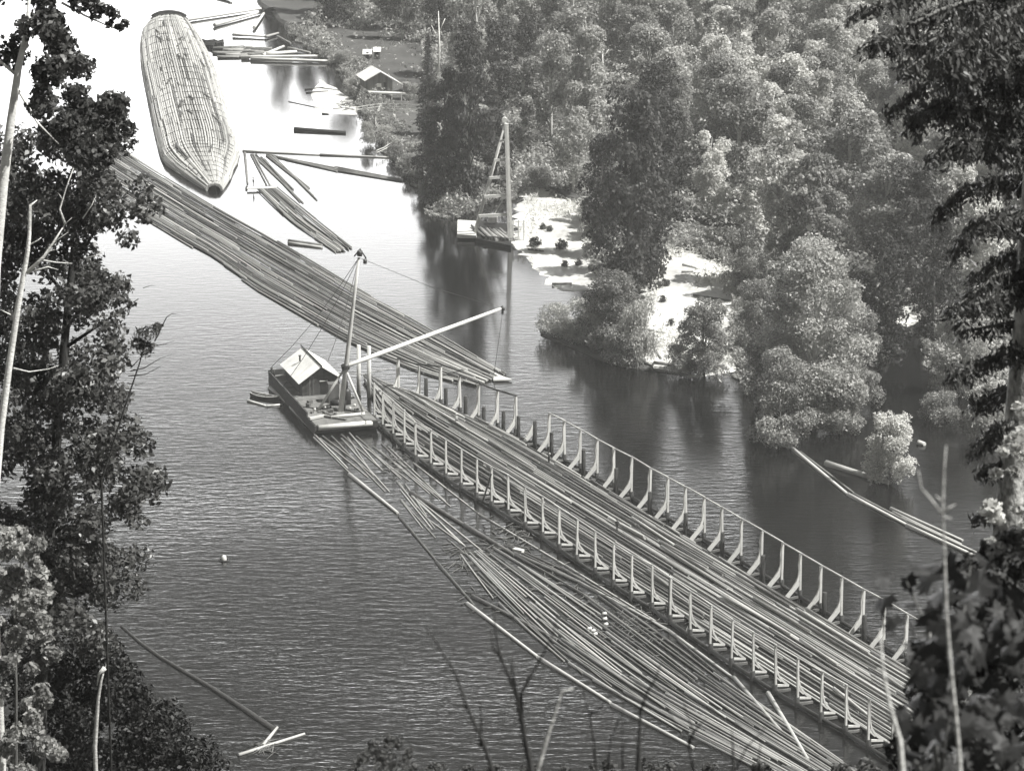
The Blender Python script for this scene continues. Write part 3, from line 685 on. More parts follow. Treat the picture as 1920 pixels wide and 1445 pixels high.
# ------------------------------------------------------------------ single floating logs
def flog(p0, p1, r, label, name='floating_log', mat='log', tone=None, cat='log', group=None, z=None, curve=None, r1=None):
    a = P(*p0); b_ = P(*p1); z = r * .35 if z is None else z; a.z = b_.z = z
    pts = [a, a.lerp(b_, .33), a.lerp(b_, .67), b_]
    if curve: pts = [P(x, y) + Vector((0, 0, z)) for x, y in curve]
    mb = MB(); mb.tube(pts, [r * (1 - .3 * i / (len(pts) - 1)) if r1 is None else r + (r1 - r) * i / (len(pts) - 1) for i in range(len(pts))], 8, random.random() if tone is None else tone)
    return tag(mb.build(name, M[mat], origin=pts[len(pts) // 2]), label, cat, group)
rnd = random.Random(31)
# the loose field in front of the cradle
LB = [P(x, y) for x, y in [(862, 1040), (892, 1085), (930, 1130), (985, 1185), (1120, 1290), (1275, 1372), (1420, 1440), (1640, 1560)]]
RB = [P(x, y) for x, y in [(955, 1022), (1030, 1052), (1100, 1085), (1180, 1135), (1260, 1188), (1370, 1280), (1500, 1372), (1720, 1520)]]
cl, cr_ = arc(LB), arc(RB); Lf = (cl[-1] + cr_[-1]) / 2; cnt = 0
GL = 'loose logs floating in front of the cradle'
nl = 37
for k in range(nl):
    u = (k + .5) / nl; s = rnd.uniform(-4, 10)
    while s < Lf - 3:
        L = rnd.uniform(20, 38); e = min(s + L, Lf + 4)
        if rnd.random() > .10 + .25 * (s < 14) + .2 * (s < 40) * (u > .6):
            uj = u + rnd.uniform(-.012, .012); ue = uj + rnd.uniform(-.02, .02)
            pts = []
            for i in range(3):
                kk = min(1.03, max(0, (s + (e - s) * i / 2) / Lf)); q = along(LB, cl, kk).lerp(along(RB, cr_, kk), uj + (ue - uj) * i / 2); q.z = .08 + rnd.uniform(0, .1); pts.append(q)
            pts[1] = (pts[0] + pts[2]) / 2 + (pts[1] - (pts[0] + pts[2]) / 2) * .3
            r0 = rnd.uniform(.11, .18); mb = MB(); mb.tube(pts, [r0, r0 * .86, r0 * .66], 8, min(1, (lt := rnd.random() ** 1.9 * .8 + .08 + .12 * (u < .4))))
            tag(mb.build('loose_log', M['log'], origin=pts[1]), '%s loose log %s, %s of the boomed field' % ('pale' if lt > .45 else 'dull grey' if lt > .18 else 'dark', 'near the outer edge' if u < .33 else 'in the middle' if u < .67 else 'near the cradle', 'upper left end' if s < Lf * .22 else 'left half' if s < Lf * .45 else 'right half' if s < Lf * .7 else 'lower right end'), 'log', GL); cnt += 1
        s = e + rnd.uniform(.3, 3)
# the fan of logs below the scow
GF = 'logs fanning out from under the derrick scow'
for x0, y0, x1, y1, t_ in [(590, 815, 652, 878, .9), (588, 820, 655, 886, .5), (600, 822, 690, 895, .5), (605, 818, 700, 890, .4), (622, 818, 722, 922, .4), (640, 822, 730, 922, .7), (640, 815, 718, 882, .4), (655, 812, 715, 880, .8), (652, 820, 700, 892, .5), (668, 818, 752, 895, .3), (672, 830, 768, 902, .5), (690, 842, 752, 898, .6), (700, 838, 812, 924, .4), (712, 845, 805, 925, .6), (720, 850, 822, 935, .3), (728, 838, 835, 940, .6), (715, 832, 790, 905, .35), (742, 862, 845, 950, .5), (744, 903, 815, 990, .45), (750, 918, 810, 992, .7), (748, 905, 782, 952, .4), (752, 938, 792, 990, .5), (751, 936, 816, 1008, .3), (772, 930, 872, 1024, .95), (782, 935, 905, 1034, .8), (786, 940, 862, 1018, .4), (760, 908, 800, 968, .5), (800, 972, 872, 1024, .6), (840, 1012, 880, 1045, .2)]:
    flog((x0, y0), (x1, y1), .13, 'thin log in the fan of logs floating below the bow of the derrick scow', 'loose_log', tone=t_, group=GF)
# boom sticks: the edges of the pens
BS = [((505, 727), (545, 762), .3, .8, 'pale boom log lying along the left side of the derrick scow, at its stern'), ((545, 764), (578, 800), .3, .8, 'pale boom log lying along the left side of the derrick scow, nearer its bow'),
      ((655, 890), (746, 963), .3, .85, 'long pale boom log at the outer corner of the fan below the scow'), ((748, 968), (818, 1052), .2, .05, 'thin dark boom log running down from the corner of the fan'),
      ((818, 1053), (888, 1134), .22, .05, 'thin dark boom log meeting the left tip of the loose log field'),
      ((876, 1132), (1008, 1232), .27, .95, 'pale boom log forming the upper outer edge of the loose log field'), ((1010, 1234), (1145, 1318), .27, .9, 'pale boom log halfway along the outer edge of the loose log field'),
      ((1147, 1322), (1300, 1402), .27, .8, 'pale boom log at the lower outer edge of the loose log field'), ((885, 1118), (1045, 1200), .28, .1, 'dark boom log just inside the outer edge of the loose log field'),
      ((770, 925), (870, 985), .35, .1, 'dark boom log from the fan toward the front of the cradle'), ((870, 985), (965, 1042), .35, .1, 'dark boom log continuing beside the near posts of the cradle'), ((965, 1040), (1085, 1092), .35, .15, 'dark boom log against the top edge of the loose log field'),
      ((1440, 1300), (1515, 1425), .3, .8, 'pale log slanting steeply across the right end of the loose log field'), ((1375, 1270), (1465, 1372), .28, .6, 'slanting log crossing the tips of the loose field at its right'), ((1085, 1092), (1250, 1180), .25, .6, 'boom log along the inner edge of the loose log field'), ((1252, 1182), (1375, 1272), .25, .7, 'boom log along the inner edge of the loose field near its right end')]
for a, b_, r, t_, lab in BS: flog(a, b_, r, lab, 'boom_log', tone=t_)
# cables alongside the cradle
def cable(pts, r, lab, name='cable', mat='pale', tone=.3):
    mb = MB(); mb.tube(pts, r, 5, tone); return tag(mb.build(name, M[mat], origin=pts[0]), lab, 'cable')
flog((775, 868), (900, 965), .13, 'long slender pole floating beside the near posts, its upper left length', 'floating_pole', tone=.8, cat='pole')
flog((900, 965), (1060, 1060), .15, 'long slender pole floating beside the near posts, its middle length', 'floating_pole', tone=.85, cat='pole')
flog((1060, 1060), (1230, 1165), .15, 'long slender pole floating beside the near posts, toward the loose field', 'floating_pole', tone=.85, cat='pole')
# debris mats
def debris(x, y, rx, ry, n, lab, nm='driftwood', big=1.0):
    mb = MB(); c = P(x, y)
    for _ in range(n):
        q = P(x + rnd.gauss(0, rx / 2), y + rnd.gauss(0, ry / 2)); a = rnd.uniform(0, 3.14); L = rnd.uniform(.4, 1.8) * big; d = Vector((math.cos(a), math.sin(a), rnd.uniform(-.1, .15))) * L
        q.z = .06; mb.tube([q - d, q + d * .2 + Vector((0, 0, .05)), q + d], [.05 * big, .07 * big, .03 * big], 4, rnd.random() ** 2)
    o = mb.build(nm, M['board'], origin=c); return tag(o, lab, 'debris', kind='stuff')
debris(880, 1045, 45, 26, 55, 'tangle of dark floating driftwood bits at the tip of the loose log field')
debris(960, 1010, 40, 30, 70, 'floating sticks and bark between the boom log and the near posts')
debris(1000, 1110, 120, 45, 60, 'bark and sticks floating between the loose logs')
debris(745, 862, 30, 26, 50, 'pale floating splinters below the bow of the scow beside the first near posts')
debris(1190, 1180, 120, 45, 70, 'scattered bark among the loose logs near their centre')
p = P(972, 1036); mb = MB(); mb.box(p + Vector((0, 0, .3)), (1.5, .7, .5), .9, -.6); tag(mb.build('float_block', M['pale'], origin=p), 'short pale block of wood afloat beside the dark boom log', 'block')
for x, y in [(1134, 1160), (1136, 1170), (1112, 1182), (1116, 1188), (1105, 1178), (1133, 1150)]:
    p = P(x, y, .3); mb = MB(); a = rnd.uniform(-.5, .5); mb.tube([p + Vector((-.25, -.1, 0)), p + Vector((.25, .1, .05))], .2, 9, .98)
    tag(mb.build('cut_block', M['pale'], origin=p), 'small white block of cut wood lying on the loose logs', 'block', 'white cut blocks on the loose logs')

# upper pens
flog((455, 284), (600, 291), .28, 'left half of the long pale boom running from the cigar raft to the garden shore', 'boom_log', tone=1)
flog((600, 291), (746, 297), .28, 'right half of the long pale boom running from the cigar raft to the garden shore', 'boom_log', tone=.75)
for dy, t_, w_ in ((0, .5, 'upper'), (5, .35, 'middle'), (9, .3, 'lower')):
    flog((500 + dy * 4, 291 + dy), (632, 316 + dy * .7), .26, 'left %s log of the slanting boom bundle below the long pale boom' % w_, 'boom_log', tone=t_)
    flog((628, 314 + dy * .7), (752 + dy * .3, 337 + dy * .5), .26, 'right %s log of the slanting boom bundle below the long pale boom' % w_, 'boom_log', tone=t_)
GN = 'thin logs fanning down from the long pale boom'
for x0, y0, x1, y1 in [(474, 291, 568, 381), (480, 291, 562, 379), (471, 291, 500, 348), (476, 292, 507, 349), (496, 300, 560, 375), (500, 293, 578, 355), (506, 293, 580, 353), (512, 294, 594, 376), (515, 296, 588, 368), (490, 296, 550, 356)]:
    flog((x0, y0), (x1, y1), .24, 'thin log in the fan of logs spreading below the long pale boom', 'loose_log', tone=rnd.uniform(.1, .6), group=GN)
flog((459, 288), (464, 345), .3, 'boom log pointing straight at the nose of the cigar raft', 'boom_log', tone=.3)
U2 = [P(x, y) for x, y in [(517, 350), (560, 385), (603, 420), (661, 466)]]; L2 = [P(x, y) for x, y in [(478, 353), (510, 385), (548, 420), (628, 474)]]; c1, c2 = arc(U2), arc(L2); Lq = (c1[-1] + c2[-1]) / 2
def sr_pos(s, u): k = min(max(s / Lq, 0), 1.02); return along(L2, c2, k).lerp(along(U2, c1, k), (u + 1) / 2) + Vector((0, 0, .2))
sr = thing('small_raft', sr_pos(Lq / 2, 0), 'narrow raft of parallel logs running down from the plank walkway toward the derrick mast', 'log raft')
emit_logs(lane_logs(sr_pos, Lq, 2.6, .4, (16, 30), rnd, gap=.5, ragged=6, jit=.08), sr, M['log'])
wk = thing('plank_walkway', P(490, 352, .2), 'pale plank walkway floating at the head of the narrow raft', 'walkway')
mb = MB(); mb.slab([P(463, 354, .55), P(518, 351.5, .55), P(518, 349, .55), P(463, 351, .55)], .15, .95); part(mb, 'plank', M['pale'], wk)
for x in (468, 512): mb = MB(); q = P(x, 352, .2); mb.tube([q + Vector((-.6, -.7, 0)), q + Vector((-.6, .9, 0))], .25, 6, .1); part(mb, 'float', M['dark'], wk)
for dy, t_, lab in ((0, .2, 'dark upper log of the pair floating alone beyond the flat raft'), (4, .85, 'pale lower log of the pair floating alone beyond the flat raft')):
    flog((541, 453 + dy), (604, 461 + dy), .36, lab, tone=t_)
flog((552, 244.5), (648, 250.5), .55, 'long dark waterlogged log floating alone in the bright reach', 'waterlogged_log', 'barkdark', .1, r1=.35)
flog((541, 191), (612, 206), .13, 'very thin pole afloat left of the pale mudflat by the cabin', 'floating_pole', tone=.3, cat='pole')
for x0, y0, x1, y1, lab in [(572, 169, 606, 165, 'uppermost dark drift log on the small pale flat'), (574, 175, 615, 172, 'dark drift log second from the top on the small pale flat'), (600, 166, 640, 171, 'dark drift log at the right on the small pale flat'), (604, 214, 616, 215, 'short dark stick below the small pale flat')]:
    flog((x0, y0), (x1, y1), .22, lab, 'drift_log', 'barkdark', .1)
debris(655, 196, 14, 14, 40, 'dark stumps and sticks at the shore below the cabin', big=1.6)
# shore logs, top
SH = [((333, 44), (490, 20), .45, 1, 'longest pale log radiating from the dark snag at the top'), ((402, 51), (488, 27), .5, 1, 'second pale log radiating from the dark snag at the top'), ((476, 56), (496, 27), .45, .95, 'short pale log pointing down from the dark snag at the top'), ((405, -6), (434, 3), .6, 1, 'pale log butt just inside the top edge of the picture'),
      ((436, 69), (500, 72), .4, .9, 'pale log floating between the snag and the drift pile'), ((498, 73), (522, 66), .35, .7, 'forked pale log above the drift pile'),
      ((452, 111), (603, 109), .4, 1, 'long pale log along the front of the drift pile'), ((470, 114), (629, 119), .38, 1, 'frontmost long pale log of the drift pile'), ((492, 108), (532, 91), .45, .9, 'pale log jutting up from the drift pile'), ((500, 106), (556, 101), .55, 1, 'thick short pale log on top of the drift pile'), ((540, 94), (582, 103), .35, .6, 'dull log slanting right from the drift pile'), ((520, 72), (545, 85), .3, .4, 'small dark log on the bank above the drift pile')]
for a, b_, r, t_, lab in SH: flog(a, b_, r, lab, 'drift_log', 'pale' if t_ > .85 else 'log', tone=t_, z=.5)
GD = 'weathered logs heaped in the drift pile'
for i in range(26):
    x = rnd.uniform(392, 470); y = rnd.uniform(90, 110); flog((x, y), (x + rnd.uniform(25, 60), y + rnd.uniform(-3, 3)), .34, 'weathered log in the heap between the cigar raft and the shore', 'drift_log', tone=rnd.random() * .8, group=GD, z=.3)
mb = MB(); c = P(392, 82)
for _ in range(60):
    a = P(rnd.uniform(366, 400), rnd.uniform(76, 90)); mb.tube([a + Vector((0, 0, .3)), P(rnd.uniform(400, 420), rnd.uniform(84, 92)) + Vector((0, 0, rnd.uniform(.2, 1.5)))], .3, 5, .1)
tag(mb.build('brush_float', M['barkdark'], origin=c), 'dark float heaped with brush beside the square end of the cigar raft', 'float')
# right-hand booms
for (a, b_, r, t_, lab) in [((1484, 841), (1592, 930), .33, 1, 'pale boom log at the free upper end of the right hand boom'), ((1500, 848), (1600, 924), .2, .3, 'thin dark log behind the free end of the right hand boom'), ((1590, 928), (1705, 988), .33, 1, 'pale boom log in the middle of the right hand boom'), ((1600, 926), (1700, 978), .2, .3, 'thin log behind the middle of the right hand boom'),
                           ((1700, 986), (1838, 1048), .33, 1, 'pale boom log at the right end of the right hand boom'), ((1670, 954), (1805, 1014), .27, .9, 'upper log of the bundle beside the right hand boom'), ((1674, 961), (1802, 1021), .24, .7, 'middle log of the bundle beside the right hand boom'), ((1690, 972), (1830, 1036), .24, .8, 'lower log of the bundle beside the right hand boom'),
                           ((1549, 871), (1668, 908), .55, .8, 'thick pale log lying under the lone flooded tree'), ((1722, 832), (1734, 835), .5, 1, 'short white log end right of the lone flooded tree')]:
    flog(a, b_, r, lab, 'boom_log' if 'boom' in lab else 'floating_log', tone=t_)
# island edge logs and inlet sticks
flog((1060, 628), (1140, 655), .3, 'pale log edging the left of the sandbar island', 'drift_log', tone=.8, z=.5); flog((1140, 655), (1224, 690), .3, 'pale log edging the right of the sandbar island', 'drift_log', tone=.8, z=.5)
flog((1226, 683), (1295, 692), .3, 'dark log across the front of the right mudflat', 'drift_log', tone=.2, z=.3)
flog((1225, 694), (1292, 704), .25, 'dark log floating in front of the right mudflat', 'drift_log', tone=.2)
for i, (x0, y0, x1, y1) in enumerate([(1280, 499, 1306, 505), (1278, 513, 1300, 512), (1300, 556, 1372, 567), (1208, 620, 1247, 627), (1225, 655, 1240, 675), (1035, 535, 1072, 534), (990, 470, 1020, 474), (1100, 468, 1118, 470), (1240, 470, 1312, 477), (1325, 475, 1352, 463)]):
    flog((x0, y0), (x1, y1), .2, 'stick of driftwood lying on or beside a pale mudflat', 'drift_log', 'log', rnd.random() * .6, z=.3, group='drift sticks around the two mudflats')
flog((1385, 690), (1405, 691), .3, 'short log at the water edge between the mudflat and the large cottonwood', 'drift_log', tone=.7)
# lower left boom and its driftwood
flog((235, 1180), (513, 1365), .16, 'long curved half sunk log closing off the calm water at the lower left', 'boom_log', 'barkdark', .6, curve=[(228, 1174), (262, 1204), (300, 1232), (350, 1262), (400, 1292), (455, 1328), (513, 1367)], r1=.36)
flog((447, 1416), (571, 1376), .22, 'slender pale drift log crossing the end of the lower left boom', 'drift_log', tone=.9); flog((493, 1398), (520, 1364), .22, 'short pale drift log leaning on the end of the lower left boom', 'drift_log', tone=.9)
debris(495, 1400, 14, 12, 40, 'dark twigs caught where the drift logs meet at the lower left')
p = P(420, 1050); b2 = thing('mooring_buoy', p, 'small white buoy with a dark ring afloat alone in the open water', 'buoy')
mb = MB(); mb.tube([p + Vector((0, 0, -.2)), p + Vector((0, 0, .15)), p + Vector((0, 0, .6)), p + Vector((0, 0, .75))], [.3, .38, .3, .1], 10, 1); part(mb, 'float', M['pale'], b2)
mb = MB(); mb.tube([p + Vector((.62 * math.cos(a), .62 * math.sin(a), .05)) for a in [k * .52 for k in range(13)]], .12, 6, .1); part(mb, 'ring', M['dark'], b2)

# ------------------------------------------------------------------ the derrick scow
A = P(590, 797, 1.6); Bc = P(713, 792, 1.6); Cc = P(503, 703, 1.6)
V_ = (Cc - A); Lh = V_.length; V_.normalize(); U_ = Vector((V_.y, -V_.x, 0)); U_ = U_ if U_.x > 0 else -U_; Wd = (Bc - A).dot(U_)
def SC(u, v, z): return Vector((A.x, A.y, 0)) + U_ * u + V_ * v + Vector((0, 0, z))
sc = thing('derrick_scow', SC(Wd / 2, Lh / 2, 0), 'dark derrick scow with pale roofed cabin, tall mast and long white boom', 'scow')
sv = thing  # alias kept short
mb = MB(); prof = [(-.2, 1.5), (0, 1.5), (Lh, 1.5), (Lh, .2), (Lh - 2, -.8), (2.4, -.8), (-.2, .55)]
n = len(prof); vs = [SC(0, v, z) for v, z in prof] + [SC(Wd, v, z) for v, z in prof]
mb.add(vs, [tuple(range(n - 1, -1, -1)), tuple(range(n, 2 * n))] + [(i, (i + 1) % n, n + (i + 1) % n, n + i) for i in range(n)], .4); part(mb, 'hull', M['hull'], sc)
mb = MB()
for k in range(int(Lh / .45)): mb.beam(SC(.15, .25 + k * .45, 1.56), SC(Wd - .15, .25 + k * .45, 1.56), .43, .1, rnd.uniform(.3, .8), side=V_)
part(mb, 'deck', M['deck'], sc)
mb = MB(); mb.tube([SC(.5, -.25, 1.22), SC(Wd - .9, -.25, 1.22)], .42, 10, .9); part(mb, 'bow_fender', M['pale'], sc)
mb = MB(); mb.tube([SC(3.2, 2.6, 1.85), SC(Wd - 1.2, 2.9, 1.85)], .26, 8, .85); part(mb, 'deck_log', M['pale'], sc)
mb = MB(); mb.beam(SC(-.1, 2.6, 1.9), SC(2.4, 3.6, 1.9), .35, .35, .9); part(mb, 'deck_timber', M['pale'], sc)
mb = MB(); mb.beam(SC(2.2, 3.8, 1.9), SC(5.2, 1.0, 1.75), .5, .2, .3); part(mb, 'loose_plank', M['deck'], sc)
mb = MB(); mb.beam(SC(.12, 5, 1.9), SC(.12, Lh, 1.9), .24, .7, .3); part(mb, 'bulwark', M['hull'], sc)
mb = MB(); mb.beam(SC(0, Lh - .12, 2.0), SC(Wd, Lh - .12, 2.0), .24, .9, .3); part(mb, 'bulwark', M['hull'], sc)
for v in (Lh - .3, Lh - 1.6): mb = MB(); mb.tube([SC(.5, v, 1.5), SC(.5, v, 2.9)], .2, 8, .4); part(mb, 'bollard', M['dark'], sc)
# cabin in its own frame following the roof seen in the photo
c0, c1_ = 7.9, min(Lh - 3.2, 20.5)
gl = P(567, 743, 1.6); u0 = max(.9, (gl - A).dot(U_)); v0 = (gl - A).dot(V_); cw = 5.9; cl_ = 10.5; ze = 4.1; zr = 6.1
print('scow', Lh, Wd, 'cabin', u0, v0)
um = u0 + cw / 2
mb = MB(); T_ = 1.62
def wall(a, b_, n_, tops):
    for k in range(n_):
        ka, kb = k / n_, (k + 1) / n_; pa = a.lerp(b_, ka); pb = a.lerp(b_, kb); mb.quad([pa, pb, Vector((pb.x, pb.y, tops(kb))), Vector((pa.x, pa.y, tops(ka)))], rnd.uniform(.1, .8))
gt = lambda k: ze + (zr - ze) * (1 - abs(2 * k - 1))
wall(SC(u0, v0, T_), SC(u0 + cw, v0, T_), 16, gt); wall(SC(u0 + cw, v0, T_), SC(u0 + cw, v0 + cl_, T_), 24, lambda k: ze); wall(SC(u0 + cw, v0 + cl_, T_), SC(u0, v0 + cl_, T_), 16, gt); wall(SC(u0, v0 + cl_, T_), SC(u0, v0, T_), 24, lambda k: ze)
part(mb, 'cabin_wall', M['hull'], sc)
for s_ in (-1, 1):
    ue = um + s_ * (cw / 2 + .7); zz = ze - .45
    mb = MB()
    for k in range(14):
        va = v0 - .7 + (cl_ + 1.4) * k / 14; vb = v0 - .7 + (cl_ + 1.4) * (k + 1) / 14 - .02
        ps = [SC(um + s_ * .02, va, zr + .12), SC(um + s_ * .02, vb, zr + .12), SC(ue, vb, zz + .12), SC(ue, va, zz + .12)]
        mb.slab(ps if s_ > 0 else ps[::-1], .09, rnd.uniform(.55, 1))
    r_ = part(mb, 'roof', M['roof'], sc)
mb = MB(); mb.tube([SC(um, v0 - .9, zr + .3), SC(um, v0 + cl_ + 1.6, zr + .3)], .13, 7, .2); part(mb, 'ridge_pole', M['dark'], sc)
mb = MB(); q = SC(um - 1.6, v0 + 6.6, zr - .7); mb.tube([q, q + Vector((0, 0, .9))], .14, 8, .1); mb.tube([q + Vector((0, 0, .85)), q + Vector((0, 0, .95))], .24, 8, .1); part(mb, 'stovepipe', M['iron'], sc)
mb = MB(); ds = (2.9, 3.9); mb.beam(SC(u0 + ds[0], v0 - .04, T_ + 1.05), SC(u0 + ds[1], v0 - .04, T_ + 1.05), .07, 2.1, .0); d_ = part(mb, 'door', M['dark'], sc)
mb = MB(); mb.beam(SC(u0 + ds[0] - .15, v0 - .1, T_ + 2.2), SC(u0 + ds[1] + .15, v0 - .1, T_ + 2.2), .1, .12, .9); part(mb, 'lintel', M['pale'], sc)
mb = MB(); mb.beam(SC(u0 + 1.2, v0 - .05, T_), SC(u0 + 1.2, v0 - .05, ze + .2), .25, .06, .95); mb.beam(SC(u0 + 1.75, v0 - .05, T_), SC(u0 + 1.75, v0 - .05, ze + .5), .25, .06, .7); part(mb, 'pale_board', M['board'], sc)
# mast, boom, A-frame, guys
base = P(639, 771, 1.6); mt = PY(673, 483, base.y); tip = PY(675, 470, base.y)
mb = MB(); mb.tube([base, base.lerp(mt, .35), base.lerp(mt, .7), mt], [.44, .36, .27, .2], 9, .45); part(mb, 'mast', M['pale'], sc)
mb = MB(); mb.tube([tip + Vector((-.1, 0, -.8)), tip], .42, 8, .1); mb.tube([tip + Vector((-.9, 0, -.9)), tip + Vector((0, 0, .3)), tip + Vector((.9, 0, -1.2))], .12, 6, .1); mb.tube([tip + Vector((.75, 0, -2)), tip + Vector((.75, 0, -1.3))], .3, 7, .1); part(mb, 'masthead_block', M['iron'], sc)
jt = PY(647, 687, base.y); by = P(927, 705).y; bt = PY(941, 578, by)
mb = MB(); e0 = jt + (bt - jt).normalized() * .6; mb.tube([e0, e0.lerp(bt, .12), e0.lerp(bt, .5), bt], [.3, .36, .36, .25], 9, .95); part(mb, 'boom', M['pale'], sc)
mb = MB(); mb.tube([jt + Vector((-.5, 0, -.2)), jt + Vector((.6, 0, .1))], .55, 8, .1); part(mb, 'boom_collar', M['iron'], sc)
mb = MB(); mb.tube([bt + Vector((-.1, 0, -.1)), bt + Vector((.35, 0, .1))], .42, 8, .1); mb.tube([bt + Vector((.1, 0, -.9)), bt + Vector((.1, 0, -.4))], .22, 7, .1); part(mb, 'boom_tip_block', M['iron'], sc)
for x, y in ((595, 771), (682, 774)): mb = MB(); mb.tube([P(x, y, 1.6), jt + Vector((0, 0, -.2))], [.22, .17], 7, .75); part(mb, 'mast_leg', M['pale'], sc)
for x, y, x2, y2 in ((596, 772, 640, 765), (640, 765, 682, 775)): mb = MB(); mb.beam(P(x, y, 1.75), P(x2, y2, 1.75), .3, .25, .3); part(mb, 'sole_beam', M['deck'], sc)
for q in (SC(.4, Lh - .5, 3.0), SC(Wd - .4, Lh - .5, 2.6), SC(.4, Lh - 9, 2.4), SC(Wd - .3, Lh - 10, 2.4)):
    mb = MB(); a = mt; mid = a.lerp(q, .5) + Vector((0, 0, -1.1)); mb.tube([a, a.lerp(q, .25) + Vector((0, 0, -.8)), mid, a.lerp(q, .75) + Vector((0, 0, -.8)), q], .045, 5, .3); part(mb, 'guy_wire', M['iron'], sc)
for q in (bt,): mb = MB(); mb.tube([mt, mt.lerp(q, .5) + Vector((0, 0, -.6)), q], .035, 5, .3); part(mb, 'boom_lift', M['iron'], sc)
hk = P(926, 703, .6); mb = MB(); mb.tube([bt + Vector((.1, 0, -.8)), hk], .04, 5, .2); part(mb, 'fall_line', M['iron'], sc)
mb = MB(); mb.tube([SC(um + 2.5, v0, 5.0), SC(Wd + 2, v0 - 1, 4.6), PY(735, 690, base.y + 4)], .05, 5, .9); part(mb, 'mooring_line', M['pale'], sc)
# winch, boiler, clutter on deck
wc = SC(5.6, 7.5, 1.65)
mb = MB(); mb.tube([wc + Vector((-1, 0, .9)), wc + Vector((1, 0, .9))], .5, 12, .3); mb.box(wc + Vector((-1.1, 0, .55)), (.2, 1.6, 1.1), .2); mb.box(wc + Vector((1.1, 0, .55)), (.2, 1.6, 1.1), .2); part(mb, 'winch', M['iron'], sc)
mb = MB(); q = SC(7.6, 9.5, 1.6); mb.tube([q, q + Vector((0, 0, 2.2)), q + Vector((0, 0, 2.5))], [.6, .6, .25], 14, .3); mb.tube([q + Vector((0, 0, 2.4)), q + Vector((0, 0, 3.6))], .16, 8, .2); part(mb, 'boiler', M['iron'], sc)
mb = MB(); q = SC(5.9, 11.5, 1.6); mb.box(q + Vector((0, 0, 1.5)), (1.6, 1.6, 3.0), .25, .2); part(mb, 'machinery_box', M['board'], sc)
for u, v, s_, t_ in [(3.0, 8.2, .35, .9), (3.4, 8.6, .3, 1), (3.8, 8.3, .25, .9), (2.0, 7.6, .3, .8), (2.2, 11.5, .5, .3), (3.0, 5.4, .4, .6), (6.6, 6.0, .35, .5), (7.3, 6.6, .3, .8), (8.0, 5.5, .4, .4), (4.2, 5.9, .5, .3), (8.4, 8.0, .3, .9), (1.6, 10, .45, .3), (4.4, 4.6, .3, .5), (1.2, 6.2, .3, .4)]:
    q = SC(u, v, 1.62 + s_ * .5); mb = MB()
    if t_ > .55: mb.tube([q - Vector((0, 0, s_ * .5)), q + Vector((0, 0, s_ * .6))], s_ * .6, 9, t_)
    else: mb.box(q, (s_ * 1.6, s_, s_), t_, rnd.uniform(0, 1.5))
    nm = 'barrel' if t_ > .55 else 'crate'; o = mb.build(nm, M['pale'] if t_ > .75 else M['board'], origin=q)
    tag(o, ('small pale keg' if t_ > .55 else 'small dark crate') + ' standing in the clutter on the deck of the derrick scow', 'keg' if t_ > .55 else 'crate', ('kegs' if t_ > .55 else 'crates') + ' on the scow deck')
for pth, r, t_ in [([(2.6, 9, 1.7), (2.9, 6, 1.7), (3.6, 4.5, 1.7), (4.6, 4.2, 1.7)], .07, .05), ([(6, 5, 1.7), (6.8, 4.2, 1.7), (8, 4.5, 1.7)], .06, .05)]:
    mb = MB(); mb.tube([SC(*p_) for p_ in pth], r, 5, t_); part(mb, 'rope', M['dark'], sc)

# rowboat
def boat(px, py, L, bd, dirv, label):
    c = P(px, py, 0); e = thing('rowboat', c, label, 'rowboat'); d = Vector((dirv[0], dirv[1], 0)).normalized(); s_ = Vector((-d.y, d.x, 0)); nS = 12
    def ring(k, inset):
        t_ = k / nS; x = (t_ - .5) * L; wv = bd / 2 * (math.sin(math.pi * min(1, t_ * .85 + .13)) ** .75) - inset; wv = max(.03, wv); sheer = .42 + .28 * abs(2 * t_ - 1) ** 2
        return c + d * x, wv, sheer
    mb = MB(); rows = []
    for k in range(nS + 1):
        q, wv, sh = ring(k, 0); qi, wi, _ = ring(k, .09)
        rows.append([q + s_ * wv + Vector((0, 0, sh)), q + s_ * wv * .82 + Vector((0, 0, .1)), q + Vector((0, 0, -.1)), q - s_ * wv * .82 + Vector((0, 0, .1)), q - s_ * wv + Vector((0, 0, sh)), qi - s_ * wi + Vector((0, 0, sh)), qi - s_ * wi * .8 + Vector((0, 0, .18)), qi + Vector((0, 0, .05)), qi + s_ * wi * .8 + Vector((0, 0, .18)), qi + s_ * wi + Vector((0, 0, sh))])
    vs = [p_ for r_ in rows for p_ in r_]; fs = [(10 * i + j, 10 * i + (j + 1) % 10, 10 * i + 10 + (j + 1) % 10, 10 * i + 10 + j) for i in range(nS) for j in range(10)] + [tuple(range(9, -1, -1)), tuple(range(10 * nS, 10 * nS + 10))]
    mb.add(vs, fs, .4); part(mb, 'hull', M['board'], e)
    for sg in (-1, 1):
        mb = MB(); mb.tube([ring(k, 0)[0] + s_ * sg * ring(k, 0)[1] * 1.02 + Vector((0, 0, ring(k, 0)[2])) for k in range(nS + 1)], .055, 5, .9); part(mb, 'gunwale', M['pale'], e)
    for k in (3, 6, 9):
        q, wv, sh = ring(k, .1); mb = MB(); mb.beam(q - s_ * wv + Vector((0, 0, .38)), q + s_ * wv + Vector((0, 0, .38)), .25, .05, .4, side=d); part(mb, 'thwart', M['deck'], e)
    return e
boat(497, 746, 5.2, 1.6, (1, -.55), 'small dark rowboat moored at the left stern corner of the derrick scow')
flog((465, 752), (500, 762), .24, 'pale fender log floating below the rowboat, left piece', 'fender_log', tone=1, mat='pale'); flog((500, 762), (530, 759), .22, 'pale fender log floating below the rowboat, right piece', 'fender_log', tone=1, mat='pale')

